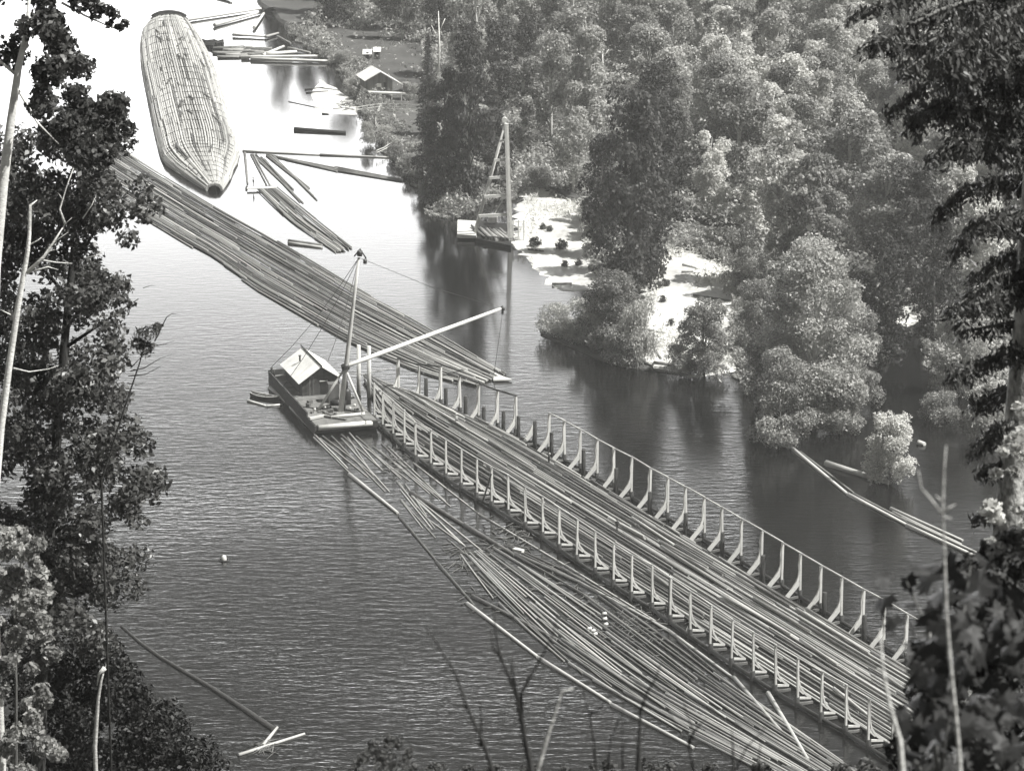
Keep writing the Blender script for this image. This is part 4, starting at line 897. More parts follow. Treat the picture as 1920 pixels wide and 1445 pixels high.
# ------------------------------------------------------------------ pile driver float
pd = thing('pile_driver', P(925, 442), 'floating pile driver with a tall white ladder shaped tower over a heap of dark logs', 'pile driver')
b0 = P(959, 447, 1.2); yy = b0.y; tp = PY(949, 226, yy + .5); lb = P(891, 436, 1.2)
for dx in (0, 5): mb = MB(); mb.beam(PY(954 + dx, 447 - dx * .2, yy + dx * .08), PY(948 + dx * .7, 232, yy + dx * .08), .4, .42, .9); part(mb, 'lead', M['pale'], pd)
for dy in (0, 2.5): mb = MB(); mb.tube([Vector((lb.x, lb.y + dy, 1.2)), Vector((tp.x - .1, tp.y + dy * .2, tp.z - .6))], [.3, .24], 7, .85); part(mb, 'back_stay', M['pale'], pd)
mb = MB(); mb.tube([tp + Vector((-.3, -.3, .1)), tp + Vector((-.3, .5, .1))], .5, 12, 1); part(mb, 'head_sheave', M['pale'], pd)
for y in (265, 301, 334, 369, 405):
    k = (y - 232) / (436 - 232); a = PY(948 + (891 - 948) * k, y, yy + .3); b_ = PY(952 + 4 * k, y - 3, yy + .3); mb = MB(); mb.beam(a + Vector((-.2, 0, 0)), b_, .35, .5 if y > 290 else .3, 1); part(mb, 'cross_girt', M['pale'], pd)
for xa, ya, xb, yb in ((908, 369, 922, 336), (925, 405, 944, 372)): mb = MB(); mb.beam(PY(xa, ya, yy + .5), PY(xb, yb, yy + .5), .18, .2, .7); part(mb, 'diagonal_brace', M['pale'], pd)
mb = MB(); mb.slab([P(857, 441, .9), P(893, 442, .9), P(893, 414, .9), P(858, 412, .9)], .5, .8); part(mb, 'deck', M['pale'], pd)
mb = MB(); mb.slab([P(890, 447, .7), P(958, 460, .7), P(960, 420, .7), P(892, 414, .7)], 1.0, .2); part(mb, 'hull', M['dark'], pd)
mb = MB(); mb.beam(P(857, 442, .85), P(893, 444, .85), .4, .5, 1); part(mb, 'fender', M['pale'], pd)
rnd = random.Random(4)
for k in range(15):
    x = 891 + k * 4.1; mb = MB(); a = P(x - 12 + rnd.uniform(-2, 2) + 6, 425 + rnd.uniform(-3, 3) + k * .5, 1.3); b_ = P(x + 16, 445 + rnd.uniform(-3, 3) + k * .5, .85); mb.tube([a, b_], rnd.uniform(.2, .32), 7, rnd.random() * .7); part(mb, 'stacked_log', M['log'], pd)
for k in range(4): mb = MB(); a = P(921, 411 + k * 1.5, 1.0 + k * .5); mb.box(a + Vector((rnd.uniform(-.5, .5), 0, .4)), (1.6, 1.2, 1.0), .5 + k * .1); part(mb, 'engine_block', M['board'] if k % 2 else M['pale'], pd)
rk = thing('log_rack', P(972, 450), 'pale open timber rack standing in the shallows right of the pile driver', 'rack')
for z in (.6, 1.6, 2.6, 3.6):
    mb = MB(); mb.beam(P(961, 452, 0) + Vector((0, 0, z)), P(983, 450, 0) + Vector((0, 0, z)), .2, .2, .9); part(mb, 'rail', M['pale'], rk)
for x in (962, 972, 982): mb = MB(); q = P(x, 452); mb.beam(q + Vector((0, 0, -.5)), q + Vector((0, 0, 4)), .22, .22, .7); part(mb, 'post', M['pale'], rk)

# ------------------------------------------------------------------ cabin on stilts, sheds, fences on the far bank
hs = thing('stilt_cabin', P(712, 184, .8), 'small board cabin on stilts with pale roof and white porch deck', 'cabin')
fl = P(691, 170, 2.4); fr_ = P(736, 171.5, 2.4); dU = (fr_ - fl); dU.z = 0; wH = dU.length; dU.normalize(); dV = Vector((-.32, 1, 0)).normalized()
def HS(u, v, z): return fl.xy.to_3d() + dU * u + dV * v + Vector((0, 0, z))
ze2, zr2, lH = 4.9, 6.6, 7.0
mb = MB(); rnd = random.Random(9)
def wall2(a, b_, n_, tops, z0=2.4):
    for k in range(n_):
        ka, kb = k / n_, (k + 1) / n_; pa = a.lerp(b_, ka); pb = a.lerp(b_, kb); mb.quad([Vector((pa.x, pa.y, z0)), Vector((pb.x, pb.y, z0)), Vector((pb.x, pb.y, tops(kb))), Vector((pa.x, pa.y, tops(ka)))], rnd.uniform(.3, 1))
gt2 = lambda k: ze2 + (zr2 - ze2) * (1 - abs(2 * k - 1))
wall2(HS(0, 0, 0), HS(wH, 0, 0), 10, gt2); wall2(HS(wH, 0, 0), HS(wH, lH, 0), 10, lambda k: ze2); wall2(HS(wH, lH, 0), HS(0, lH, 0), 10, gt2); wall2(HS(0, lH, 0), HS(0, 0, 0), 10, lambda k: ze2)
part(mb, 'wall', M['board'], hs)
mb = MB(); ps = [HS(wH / 2, -.4, zr2 + .1), HS(wH / 2, lH + .3, zr2 + .1), HS(-.9, lH + .3, ze2 - .4), HS(-.9, -.4, ze2 - .4)]; mb.slab(ps[::-1], .12, .9); part(mb, 'roof', M['roof'], hs)
mb = MB(); ps = [HS(wH / 2 + .02, -.4, zr2 + .1), HS(wH / 2 + .02, lH + .3, zr2 + .1), HS(wH + 2.4, lH + .3, ze2 - 1.0), HS(wH + 2.4, -.4, ze2 - 1.0)]; mb.slab(ps, .12, .9); part(mb, 'roof', M['roof'], hs)
mb = MB(); mb.beam(HS(1.9, -.05, 3.7), HS(2.9, -.05, 3.7), .06, .8, 1); part(mb, 'window', M['pale'], hs)
mb = MB(); mb.beam(HS(3.4, -.05, 3.4), HS(4.1, -.05, 3.4), .06, 1.9, .1); part(mb, 'door', M['dark'], hs)
mb = MB(); mb.slab([HS(-.3, -1.7, 2.35), HS(wH + 2.6, -1.7, 2.35), HS(wH + 2.6, 0, 2.35), HS(-.3, 0, 2.35)], .35, .95); part(mb, 'porch_deck', M['pale'], hs)
for u in (0, 2.4, 4.8, 7.0):
    mb = MB(); mb.beam(HS(u, -1.6, .6), HS(u, -1.6, 2.1), .25, .25, .9); part(mb, 'stilt', M['pale'], hs)
mb = MB(); mb.box(HS(wH + 3.0, .2, 3.4), (1.0, .8, 2.0), .9, .2); part(mb, 'chimney_stack', M['board'], hs)
def shed(px, py, w_, d_, h, lab, roofm='roof', nm='shed'):
    q = P(px, py, .8); e = thing(nm, q, lab, 'shed'); mb = MB(); mb.box(q + Vector((0, d_ / 2, h / 2)), (w_, d_, h), .6); part(mb, 'wall', M['board'], e)
    mb = MB(); mb.slab([q + Vector((-w_ / 2 - .2, -.3, h - .1)), q + Vector((w_ / 2 + .2, -.3, h - .1)), q + Vector((w_ / 2 + .2, d_ + .2, h + .7)), q + Vector((-w_ / 2 - .2, d_ + .2, h + .7))], .12, 1); part(mb, 'roof', M[roofm], e)
    mb = MB(); mb.beam(q + Vector((-.3, -.03, .85)), q + Vector((.3, -.03, .85)), .05, 1.6, .1); part(mb, 'door', M['dark'], e)
shed(689, 111, 1.9, 1.6, 1.3, 'low open shed with a pale roof left of the privy above the cabin'); shed(707, 111, 1.4, 1.2, 1.9, 'small white privy uphill of the cabin on stilts')
shed(613, 84, 1.6, 1.2, .9, 'small pale hut near the shore above the drift pile')
def fence(pts, h, lab, n_rails=2, pick=False, cat='fence'):
    q0 = P(*pts[0], .8); e = thing('rail_fence' if not pick else 'picket_fence', q0, lab, cat); W = [P(x, y, .8) for x, y in pts]; cc = arc(W); nP = max(2, int(cc[-1] / (2.2 if not pick else .45)))
    for i in range(nP + 1):
        q = along(W, cc, min(.9999, i / nP)); mb = MB(); mb.beam(q, q + Vector((0, 0, h)), .14 if not pick else .16, .1, .8); part(mb, 'post' if not pick else 'picket', M['pale'], e)
    for r_ in range(n_rails):
        mb = MB()
        for a, b_ in zip(W, W[1:]): z_ = Vector((0, 0, h * (.45 + .5 * r_))); mb.beam(a + z_, b_ + z_, .07, .14, .9)
        part(mb, 'rail', M['pale'], e)
fence([(668, 211), (690, 207), (716, 204)], 1.2, 'pale rail fence running from the shore to the garden corner'); fence([(716, 204), (750, 205), (786, 207)], 1.2, 'pale rail fence along the back of the garden'); fence([(716, 211), (750, 213), (782, 214)], 1.0, 'second rail fence just in front of the back garden fence')
fence([(713, 207), (706, 220), (704, 236), (712, 250), (727, 267)], 1.1, 'curving wire and post fence along the river side of the garden'); fence([(762, 281), (780, 280), (800, 279)], 1.5, 'close set white picket fence at the lower end of the garden', 2, True)
fence([(706, 290), (722, 283), (734, 275)], .9, 'short pale rail at the shore end of the long boom')
# dead snag at the top
sn = thing('uprooted_snag', P(497, 26, .3), 'dark uprooted stump at the top where three pale logs meet', 'stump'); mb = MB(); q = P(497, 26, .3)
for k in range(26):
    a = rnd.uniform(0, 6.28); d = Vector((math.cos(a), math.sin(a) * .6, rnd.uniform(-.1, 1))) * rnd.uniform(1, 2.6); mb.tube([q + Vector((0, 0, .4)), q + d * .6 + Vector((0, 0, .3)), q + d], [.3, .18, .05], 5, .1)
part(mb, 'roots', M['barkdark'], sn)
# bare pale trunks standing in the forest
for x, y0, y1, k in [(1448 / 3.097 + 620, 60, -40, 'at the top of the picture above the pile driver'), (1572 / 3.097 + 620, 140, 84, 'left of the top of the tall dark tree'), (1160 / 3.097 + 620, 162, 130, 'in the shadow behind the pile driver'), (1262, 96, 48, 'among the upper canopy at the middle right'), (822, 130, 20, 'behind the cabin to its right')]:
    q = P(x, y0 + 26, .6); s_ = pxm(q); hh = (y0 - y1 + 26) / s_ ; mb = MB(); mb.tube([q - Vector((0, 0, .5)), q + Vector((.3, 0, hh * .5)), q + Vector((.1, 0, hh))], [.28, .22, .1], 6, .9); e = thing('dead_tree', q, 'bare pale trunk standing ' + k, 'tree'); part(mb, 'trunk', M['palebark'], e)
    mb = MB(); mb.tube([q + Vector((.2, 0, hh * .7)), q + Vector((1.6, 0, hh * .9))], .08, 5, .9); mb.tube([q + Vector((.2, 0, hh * .6)), q + Vector((-1.5, 0, hh * .8))], .07, 5, .9); part(mb, 'branch', M['palebark'], e)

# ------------------------------------------------------------------ people
def person(px, py, zf, face, label, pose='stand', shirt='cloth', hat='dark', lean=0.0):
    p = P(px, py, zf); e = thing('person', p, label, 'person')
    J = dict(pel=(0, 0, .95), ch=(lean * .3, 0, 1.22), nk=(lean * .45, 0, 1.48), hd=(lean * .5, 0, 1.62), top=(lean * .52, 0, 1.76))
    vs = [J['pel'], J['ch'], J['nk'], J['hd'], J['top']]; rd = [.15, .17, .06, .095, .07]; ed = [(0, 1), (1, 2), (2, 3), (3, 4)]
    def chain(start, pts, rs):
        pv = start
        for q, r in zip(pts, rs): vs.append(q); rd.append(r); ed.append((pv, len(vs) - 1)); pv = len(vs) - 1
    st_ = .16 if pose != 'walk' else .3
    chain(0, [(0.02, .1, .9), (.05, .11, .5), (st_ * .6 - .05, .12, .08), (st_ * .6 + .12, .12, .04)], [.1, .07, .05, .04])
    chain(0, [(0.0, -.1, .9), (-.02, -.11, .5), (-st_, -.12, .08), (-st_ + .17, -.12, .04)], [.1, .07, .05, .04])
    hx = .34 if pose == 'work' else .08
    chain(1, [(lean * .4, .2, 1.4), (lean * .4 + .05, .27, 1.12), (hx + lean * .4, .24, .9), (hx + .06 + lean * .4, .22, .82)], [.07, .05, .04, .035])
    chain(1, [(lean * .4, -.2, 1.4), (lean * .4 + .08, -.27, 1.14), (hx + .1 + lean * .4, -.2, .98), (hx + .17 + lean * .4, -.17, .93)], [.07, .05, .04, .035])
    me = bpy.data.meshes.new('body'); me.from_pydata(vs, ed, []); tmp = bpy.data.objects.new('body', me); COL.objects.link(tmp)
    sk = tmp.modifiers.new('s', 'SKIN'); 
    for i, r in enumerate(rd): me.skin_vertices[0].data[i].radius = (r, r)
    me.skin_vertices[0].data[0].use_root = True
    sb = tmp.modifiers.new('ss', 'SUBSURF'); sb.levels = 1
    dg = bpy.context.evaluated_depsgraph_get(); em = bpy.data.meshes.new_from_object(tmp.evaluated_get(dg)); bpy.data.objects.remove(tmp)
    em.materials.clear()
    for m_ in (M['skin'], M[shirt], M['cloth']): em.materials.append(m_)
    for f in em.polygons: z = f.center.z; f.material_index = 0 if z > 1.47 or (z < 1.0 and abs(f.center.y) > .17 and f.center.x > .05 and z > .7) else 1 if z > .93 else 2; f.use_smooth = True
    em.attributes.new('tone', 'FLOAT', 'FACE'); b_ = bpy.data.objects.new('body', em); COL.objects.link(b_); b_.parent = e
    mb = MB(); hx_ = lean * .52; mb.tube([(hx_, 0, 1.70), (hx_, 0, 1.72)], .17, 12, .5); mb.tube([(hx_, 0, 1.72), (hx_, 0, 1.84)], [.11, .09], 12, .5); o = mb.build('hat', M['pale'] if hat == 'pale' else M['cloth'], e)
    e.rotation_euler.z = face; return e
person(475, 350, .56, .4, 'person in dark clothes standing on the pale plank walkway', 'stand')
person(856, 797, 2.2, -.6, 'person in a pale shirt and hat standing on the raft near its upper end', 'walk', 'shirt', 'pale')
person(987, 838, 1.2, 2.2, 'person in a pale shirt at the far edge of the raft beside the broken frame', 'work', 'shirt', 'pale', .2)
person(1029, 872, 1.6, .8, 'person with a pale hat stooping at the far raft edge below the second rail', 'work', 'cloth', 'pale', .35)
person(1157, 996, 2.2, 1.2, 'person in dark clothes standing alone in the middle of the raft', 'stand')
mb = MB(); q = P(1253, 1140, 1.5); mb.tube([q, q + Vector((.1, 0, 5.2))], .06, 6, .1); tag(mb.build('pike_pole', M['dark'], origin=q), 'tall thin dark pole standing up from the raft beside the near rail', 'pole')
#@@PART3
# ------------------------------------------------------------------ foreground: trees on the bluff
random.seed(77); RNG = np.random.default_rng(5)
def gz(x, y): return bluff_z(x, y)
def fb(px, py, rpx, Y):            # a foliage blob seen at px,py at distance Y
    c = PY(px, py, Y); return (c.x, c.y, c.z, rpx / pxm(c))
def fore(name, label, cat, blobs, n, size, leaf, trunk, tr, bark, Y, extra=None, asp=.6, up=.4, droop=None, shell=.35, tone=.5):
    top = PY(trunk[0][0], trunk[0][1], Y); bot = PY(trunk[-1][0], trunk[-1][1], Y); g_ = Vector((bot.x, Y, gz(bot.x, Y) - .4))
    e = thing(name, g_, label, cat); pts = [PY(x, y, Y) for x, y in trunk] + [g_]
    mb = MB(); mb.tube(pts, [tr * ((.25 if i else .06) + .75 * i / (len(trunk))) for i in range(len(pts))], 9, tone); part(mb, 'trunk', bark, e)
    if extra:
        for br in extra:
            mb = MB(); q = [PY(x, y, Y) for x, y in br[0]]; mb.tube(q, [br[1] * (1 - .8 * i / (len(q) - 1)) for i in range(len(q))], 6, tone); part(mb, 'branch', bark, e)
    if blobs:
        me = blobs_mesh('foliage', blobs, n, size, leaf, up, asp, shell, .1, droop=droop); me.transform(Matrix.Translation(-g_)); c = bpy.data.objects.new('foliage', me); COL.objects.link(c); c.parent = e
    return e
def fill(outline, n, rr, Ys, holes=(), grad=None):
    out_ = []; k = 0
    xs = [p[0] for p in outline]; ys = [p[1] for p in outline]
    while len(out_) < n and k < 20000:
        k += 1; x = random.uniform(min(xs), max(xs)); y = random.uniform(min(ys), max(ys)); r = random.uniform(*rr)
        if not inpoly(x, y, outline) or not inpoly(x + r * .6, y, outline): continue
        if any((x - hx) ** 2 + (y - hy) ** 2 < (hr + r * .35) ** 2 for hx, hy, hr in holes): continue
        out_.append(fb(x, y, r, random.uniform(*Ys)))
    return out_
# the tall tree with the pale trunk
oa = [(-60, -120), (100, -120), (105, 20), (140, 60), (165, 110), (180, 160), (235, 185), (228, 290), (150, 300), (110, 250), (75, 240), (62, 130), (-30, 110), (-60, 100)]
bl = fill(oa, 60, (18, 34), (68, 73), [(10, 62, 18), (68, 92, 18), (-5, 100, 14)])
bl += [fb(x, y, r, 70) for x, y, r in [(150, 5, 22), (175, 8, 18), (200, 18, 14), (215, 28, 12), (235, 45, 9), (225, 52, 8), (205, 45, 9), (180, 30, 12), (140, -20, 22), (232, 190, 12), (240, 240, 16), (200, 230, 26)]]
fore('broadleaf_tree', 'tall near tree with a stout pale trunk at the top left corner', 'tree', bl, 15000, .14, M['leaffore'], [(60, -60), (50, 60), (34, 130), (20, 230), (6, 340), (-10, 500), (-25, 900)], .16, M['palebark'], 70,
     [([(45, 60), (90, 0), (110, -40)], .05), ([(115, 5), (160, 30), (205, 50), (240, 52)], .03), ([(35, 170), (70, 230), (110, 270)], .035), ([(30, 140), (-30, 90)], .04)], tone=.9)
# the broad dark tree down the left side
ob = [(-70, 240), (40, 250), (75, 245), (110, 235), (225, 250), (248, 275), (262, 310), (285, 350), (298, 400), (285, 450), (268, 500), (262, 560), (235, 600), (245, 640), (232, 680), (230, 730), (250, 770), (275, 800), (305, 850), (308, 900), (290, 950), (275, 1000), (290, 1050), (288, 1100), (270, 1150), (225, 1180), (225, 1240), (-70, 1250)]
hl = [(58, 528, 20), (205, 455, 18), (185, 440, 8), (238, 505, 9), (120, 830, 8), (240, 430, 8), (265, 580, 6), (245, 860, 8), (225, 905, 7)]
bl = fill(ob, 350, (22, 44), (72, 80), hl)
fore('broadleaf_tree', 'broad dark leafy near tree filling the left edge of the picture', 'tree', bl, 66000, .14, M['leaffore'], [(150, 280), (140, 450), (120, 650), (100, 900), (80, 1200), (70, 1500)], .2, M['barkdark'], 77,
     [([(135, 500), (200, 400), (260, 340)], .05), ([(125, 650), (200, 600), (260, 560)], .05), ([(110, 850), (200, 800), (290, 840)], .05), ([(95, 1000), (190, 960), (280, 930)], .05), ([(95, 1100), (180, 1090), (290, 1080)], .05), ([(130, 560), (60, 480), (20, 420)], .05)])
tw = [fb(x, y, r, 66) for x, y, r in [(268, 630, 20), (285, 622, 16), (272, 655, 18), (295, 612, 10), (258, 645, 16), (285, 650, 10)]]
fore('fir_sapling', 'small dark conifer clump with bare twigs poking out over the water at the left', 'tree', tw, 420, .13, M['needle'], [(280, 610), (262, 680), (235, 760), (190, 900)], .03, M['barkdark'], 66,
     [([(290, 640), (312, 595), (322, 588), (340, 590)], .014), ([(285, 648), (310, 645), (328, 638)], .01), ([(245, 695), (270, 690), (300, 672), (322, 664)], .014), ([(240, 705), (272, 702), (295, 690), (305, 684)], .012), ([(245, 690), (262, 672), (280, 655)], .012), ([(238, 718), (258, 722), (275, 715)], .01), ([(268, 540), (285, 535), (292, 536)], .008)], asp=.25)
fore('dead_snag', 'bleached dead tree with crooked bare branches in front of the dark left tree', 'tree', None, 0, 0, None, [(70, 375), (57, 385), (55, 440), (52, 470), (45, 510), (33, 580), (18, 680), (2, 800), (-15, 1000)], .085, M['palebark'], 64,
     [([(50, 512), (82, 482), (100, 455), (122, 420)], .045), ([(122, 420), (112, 392), (125, 350), (138, 315)], .025), ([(100, 455), (128, 435)], .012), ([(75, 487), (105, 492), (135, 494)], .018), ([(82, 480), (95, 470), (104, 468)], .012), ([(50, 512), (90, 500), (110, 506)], .014), ([(54, 460), (72, 450), (78, 445)], .016), ([(55, 420), (50, 405)], .01), ([(122, 420), (135, 408)], .01), ([(155, 410), (172, 385), (180, 368)], .014), ([(160, 484), (185, 478), (200, 460)], .014), ([(25, 690), (55, 697), (90, 692), (110, 685)], .016), ([(20, 590), (0, 580)], .012), ([(130, 350), (140, 345)], .008), ([(118, 375), (110, 363)], .008)], tone=1)
# bushes below, in two masses
oc = [(-40, 1180), (120, 1190), (228, 1195), (238, 1235), (262, 1262), (300, 1280), (335, 1300), (340, 1335), (365, 1360), (392, 1385), (410, 1410), (440, 1445), (470, 1500), (-40, 1520)]
bl = fill(oc, 300, (16, 34), (88, 96), [(20, 1200, 10), (85, 1375, 12), (48, 1215, 9)])
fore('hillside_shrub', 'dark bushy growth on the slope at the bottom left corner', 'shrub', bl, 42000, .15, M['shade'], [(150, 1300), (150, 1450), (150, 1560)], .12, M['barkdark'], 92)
od = [(-40, 1000), (70, 960), (110, 1100), (115, 1250), (90, 1330), (120, 1400), (130, 1500), (-40, 1500)]
bl = fill(od, 60, (12, 26), (62, 66), [(48, 1210, 14), (15, 1150, 10)])
fore('hillside_shrub', 'paler sunlit bush against the left edge of the bottom left corner', 'shrub', bl, 15000, .11, M['leaf'], [(30, 1100), (30, 1300), (30, 1560)], .06, M['bark'], 64)
fore('bare_stump', 'split pale stub of wood standing in the bushes at the lower left', 'stump', None, 0, 0, None, [(199, 1245), (190, 1275), (184, 1310), (178, 1400)], .05, M['palebark'], 60, [([(196, 1252), (186, 1262), (182, 1285)], .05)], tone=.1)

# the near fir on the right
YF = 38
trunkF = [(1985, -900), (1965, -300), (1955, 0), (1942, 300), (1925, 600), (1906, 850), (1893, 980), (1878, 1110), (1866, 1300), (1860, 1500)]
g_ = Vector((PY(1860, 1500, YF).x, YF, gz(PY(1860, 1500, YF).x, YF) - .4)); ff = thing('fir_tree', g_, 'large dark near fir with drooping boughs hanging down the right edge of the picture', 'tree')
mb = MB(); mb.tube([PY(x, y, YF) for x, y in trunkF] + [g_], [.06, .1, .12, .13, .15, .17, .18, .19, .2, .21, .25], 14, .5); part(mb, 'trunk', M['mottled'], ff)
boughs = []
def bough(pts, w_, dens=1.0): boughs.append((pts, w_, dens))
for pts, w_ in [([(1950, -40, 0), (1850, -10, -1), (1760, 20, -2), (1690, 55, -2.5), (1628, 86, -3)], 26), ([(1950, -120, 0), (1850, -70, -1), (1740, -20, -1.5), (1600, 28, -2)], 18), ([(1948, 60, 0), (1860, 70, -1), (1780, 60, -2), (1730, 85, -2.5), (1640, 78, -3)], 24),
              ([(1948, 160, 0), (1840, 150, -1), (1785, 130, -2), (1735, 105, -2.5), (1700, 130, -3)], 34), ([(1948, 120, 0), (1850, 110, 1), (1760, 140, 1.5), (1660, 215, 2)], 30), ([(1946, 220, 0), (1850, 210, -1), (1760, 190, -2), (1710, 218, -2.5)], 40),
              ([(1946, -10, 0), (1880, 30, -2), (1820, 60, -3), (1770, 100, -4)], 50), ([(1946, 10, 0), (1900, 20, 2), (1840, 20, 3), (1770, 10, 4)], 50), ([(1944, 260, 0), (1880, 270, -1), (1800, 260, -2), (1745, 300, -2.5)], 30), ([(1944, 330, 0), (1880, 330, 1), (1810, 350, 2), (1760, 400, 2.5)], 26),
              ([(1940, 400, 0), (1890, 400, -1), (1830, 420, -2), (1790, 470, -2.5)], 26), ([(1935, 470, 0), (1880, 480, 1), (1820, 520, 1.5)], 26), ([(1930, 540, 0), (1880, 550, -1), (1830, 570, -2), (1800, 600, -2)], 26), ([(1925, 600, 0), (1870, 610, 0), (1800, 622, 0)], 18),
              ([(1920, 650, 0), (1870, 665, -1), (1810, 690, -1.5), (1780, 700, -2)], 20), ([(1915, 720, 0), (1870, 735, 1), (1825, 760, 1.5)], 24), ([(1910, 790, 0), (1860, 810, -1), (1825, 850, -1.5)], 22), ([(1905, 850, 0), (1870, 870, 0), (1840, 885, .5)], 16), ([(1896, 960, 0), (1850, 965, 0), (1825, 975, .3)], 12)]: bough(pts, w_)
for k in range(34):
    y = random.uniform(-260, 620); L = random.uniform(60, 190); sg = random.choice([-1, -1, 1]); d = random.uniform(-4, 4)
    bough([(1955 - (y > 300) * 15, y, 0), (1955 - sg * L * .5, y + 15, d * .5), (1955 - sg * L, y + random.uniform(30, 90), d)], random.uniform(22, 42))
Cs, Tn, Nd = [], [], []
for pts, w_, dens in boughs:
    W3 = [PY(x, y, YF + dz) for x, y, dz in pts]; cc = arc(W3); L = cc[-1]; bt = random.random()
    mb = MB(); mb.tube(W3, [.035 * (1 - .8 * i / (len(W3) - 1)) for i in range(len(W3))], 5, .6); part(mb, 'bough', M['bark'], ff)
    s = .15
    while s < L:
        q = along(W3, cc, s / L); tl = w_ / 166 * random.uniform(.8, 1.9) * (1 - .45 * s / L); az = random.uniform(0, 6.28); dv = Vector((math.cos(az) * .6, math.sin(az) * .6, -random.uniform(.4, 1.0))).normalized()
        m_ = int(100 * tl / .4); tt = RNG.random(m_)
        C = np.array(q)[None, :] + tt[:, None] * tl * np.array(dv)[None, :] + np.array([0, 0, -1.0])[None, :] * (tt[:, None] ** 2) * tl * .35 + RNG.normal(size=(m_, 3)) * .04
        Cs.append(C); Tn.append(np.clip(bt * .4 + RNG.random(m_) * .5, 0, 1)); Nd.append(np.repeat(np.array([[dv.x, dv.y, dv.z - .4]]), m_, 0)); s += random.uniform(.035, .09)
C = np.concatenate(Cs); n = len(C); D = np.concatenate(Nd) + RNG.normal(size=(n, 3)) * .6; D /= np.linalg.norm(D, axis=1)[:, None]; Bn = np.cross(D, RNG.normal(size=(n, 3))); Bn /= np.linalg.norm(Bn, axis=1)[:, None]
Ls = RNG.uniform(.05, .12, n)[:, None]; V4 = np.stack([C - D * Ls * .5, C + Bn * Ls * .17, C + D * Ls * .5, C - Bn * Ls * .17], 1)
me = quads_mesh('needles', V4, np.concatenate(Tn), M['needle']); me.transform(Matrix.Translation(-g_)); c = bpy.data.objects.new('needles', me); COL.objects.link(c); c.parent = ff
print('needles', n)
# shaded bushes behind the near fir, down the right edge
oe = [(1765, 1230), (1750, 1170), (1780, 1120), (1830, 1070), (1850, 1000), (1990, 960), (1990, 1560), (1690, 1560), (1690, 1440), (1735, 1330), (1720, 1300)]
bl = fill(oe, 150, (22, 44), (17, 21))
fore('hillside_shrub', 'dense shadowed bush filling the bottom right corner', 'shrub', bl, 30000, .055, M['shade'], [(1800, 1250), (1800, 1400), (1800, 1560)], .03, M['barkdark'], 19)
of = [(1820, 1130), (1860, 1040), (1990, 1000), (1990, 1130), (1900, 1140)]
bl = fill([(1845, 880), (1860, 1110), (1930, 1120), (1990, 1100), (1990, 700), (1935, 720)], 40, (10, 20), (26, 30), [(1880, 1000, 8)])
fore('hillside_shrub', 'sunlit pale leafed shoots against the trunk of the near fir', 'shrub', bl, 2600, .07, M['leafpale'], [(1900, 900), (1910, 1100), (1915, 1500)], .02, M['bark'], 28)
# big lobed leaves very near
LOBE = [(0, 0), (.16, -.06), (.46, -.20), (.36, -.02), (.62, .22), (.40, .26), (.44, .52), (.18, .46), (.0, 1.0), (-.18, .46), (-.44, .52), (-.40, .26), (-.62, .22), (-.36, -.02), (-.46, -.20), (-.16, -.06)]
def lobed(mb, c, size, tone):
    n_ = Vector((random.gauss(0, .6), random.gauss(-.3, .6), random.uniform(.2, 1))).normalized(); t_ = Vector((random.uniform(-1, .3), random.gauss(0, .3), random.uniform(-1, .1))); t_ = (t_ - n_ * t_.dot(n_)).normalized(); b_ = n_.cross(t_)
    vs = [c + b_ * x * size + t_ * y * size - n_ * (x * x + .3 * y * y) * size * .35 for x, y in LOBE]; cv = c + t_ * .3 * size; vs.append(cv); m_ = len(LOBE)
    mb.add(vs, [(m_, i, (i + 1) % m_) for i in range(m_)], tone)
g2 = Vector((PY(1760, 1500, 12).x, 12, gz(PY(1760, 1500, 12).x, 12) - .3)); vm = thing('vine_maple', g2, 'very near bush with big dark lobed leaves at the bottom right', 'shrub'); mb = MB()
lv = [(1668, 1088, 46), (1700, 1082, 44), (1740, 1070, 55), (1660, 1120, 50), (1790, 1060, 60), (1705, 1165, 52), (1735, 1150, 56), (1682, 1172, 44), (1735, 1200, 50), (1712, 1130, 40), (1830, 1040, 50), (1770, 1110, 60), (1730, 1260, 50), (1850, 1085, 60), (1760, 1060, 44), (1820, 1100, 60), (1700, 1345, 46)]
for x, y, s_ in lv: c = PY(x, y, random.uniform(10.5, 13)); lobed(mb, c, s_ / pxm(c), random.random() * .3)
for _ in range(260):
    y = random.uniform(1090, 1520); xl = 1745 if y < 1200 else 1715 if y < 1300 else 1690; x = random.uniform(xl, 1990); c = PY(x, y, random.uniform(10.5, 14)); lobed(mb, c, random.uniform(30, 62) / pxm(c), random.random() * .5)
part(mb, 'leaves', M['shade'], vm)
for pts in ([(1700, 1090), (1740, 1180), (1750, 1300), (1760, 1500)], [(1820, 1060), (1800, 1200), (1770, 1400), (1762, 1500)], [(1660, 1330), (1700, 1400), (1750, 1480)]):
    mb = MB(); mb.tube([PY(x, y, 12) for x, y in pts] + [g2], [.003, .006, .008, .01, .012][:len(pts) + 1], 5, .4); part(mb, 'stem', M['bark'], vm)
def sapling(polys, Y, r, label, mat='barkdark', tone=.3, leaves=None, name='bare_sapling'):
    b_ = PY(polys[0][0][0], polys[0][0][1], Y); g_ = Vector((b_.x, Y, gz(b_.x, Y) - .2)); e = thing(name, g_, label, 'sapling')
    for i, p_ in enumerate(polys):
        pts = [PY(x, y, Y) for x, y in p_]; rr = [r * (.6 if i else 1) * (1 - .75 * k / (len(pts) - 1)) for k in range(len(pts))]
        if i == 0: pts = [g_] + pts; rr = [r * 1.1] + rr
        mb = MB(); mb.tube(pts, rr, 6, tone); part(mb, 'stem' if i == 0 else 'twig', M[mat], e)
    return e
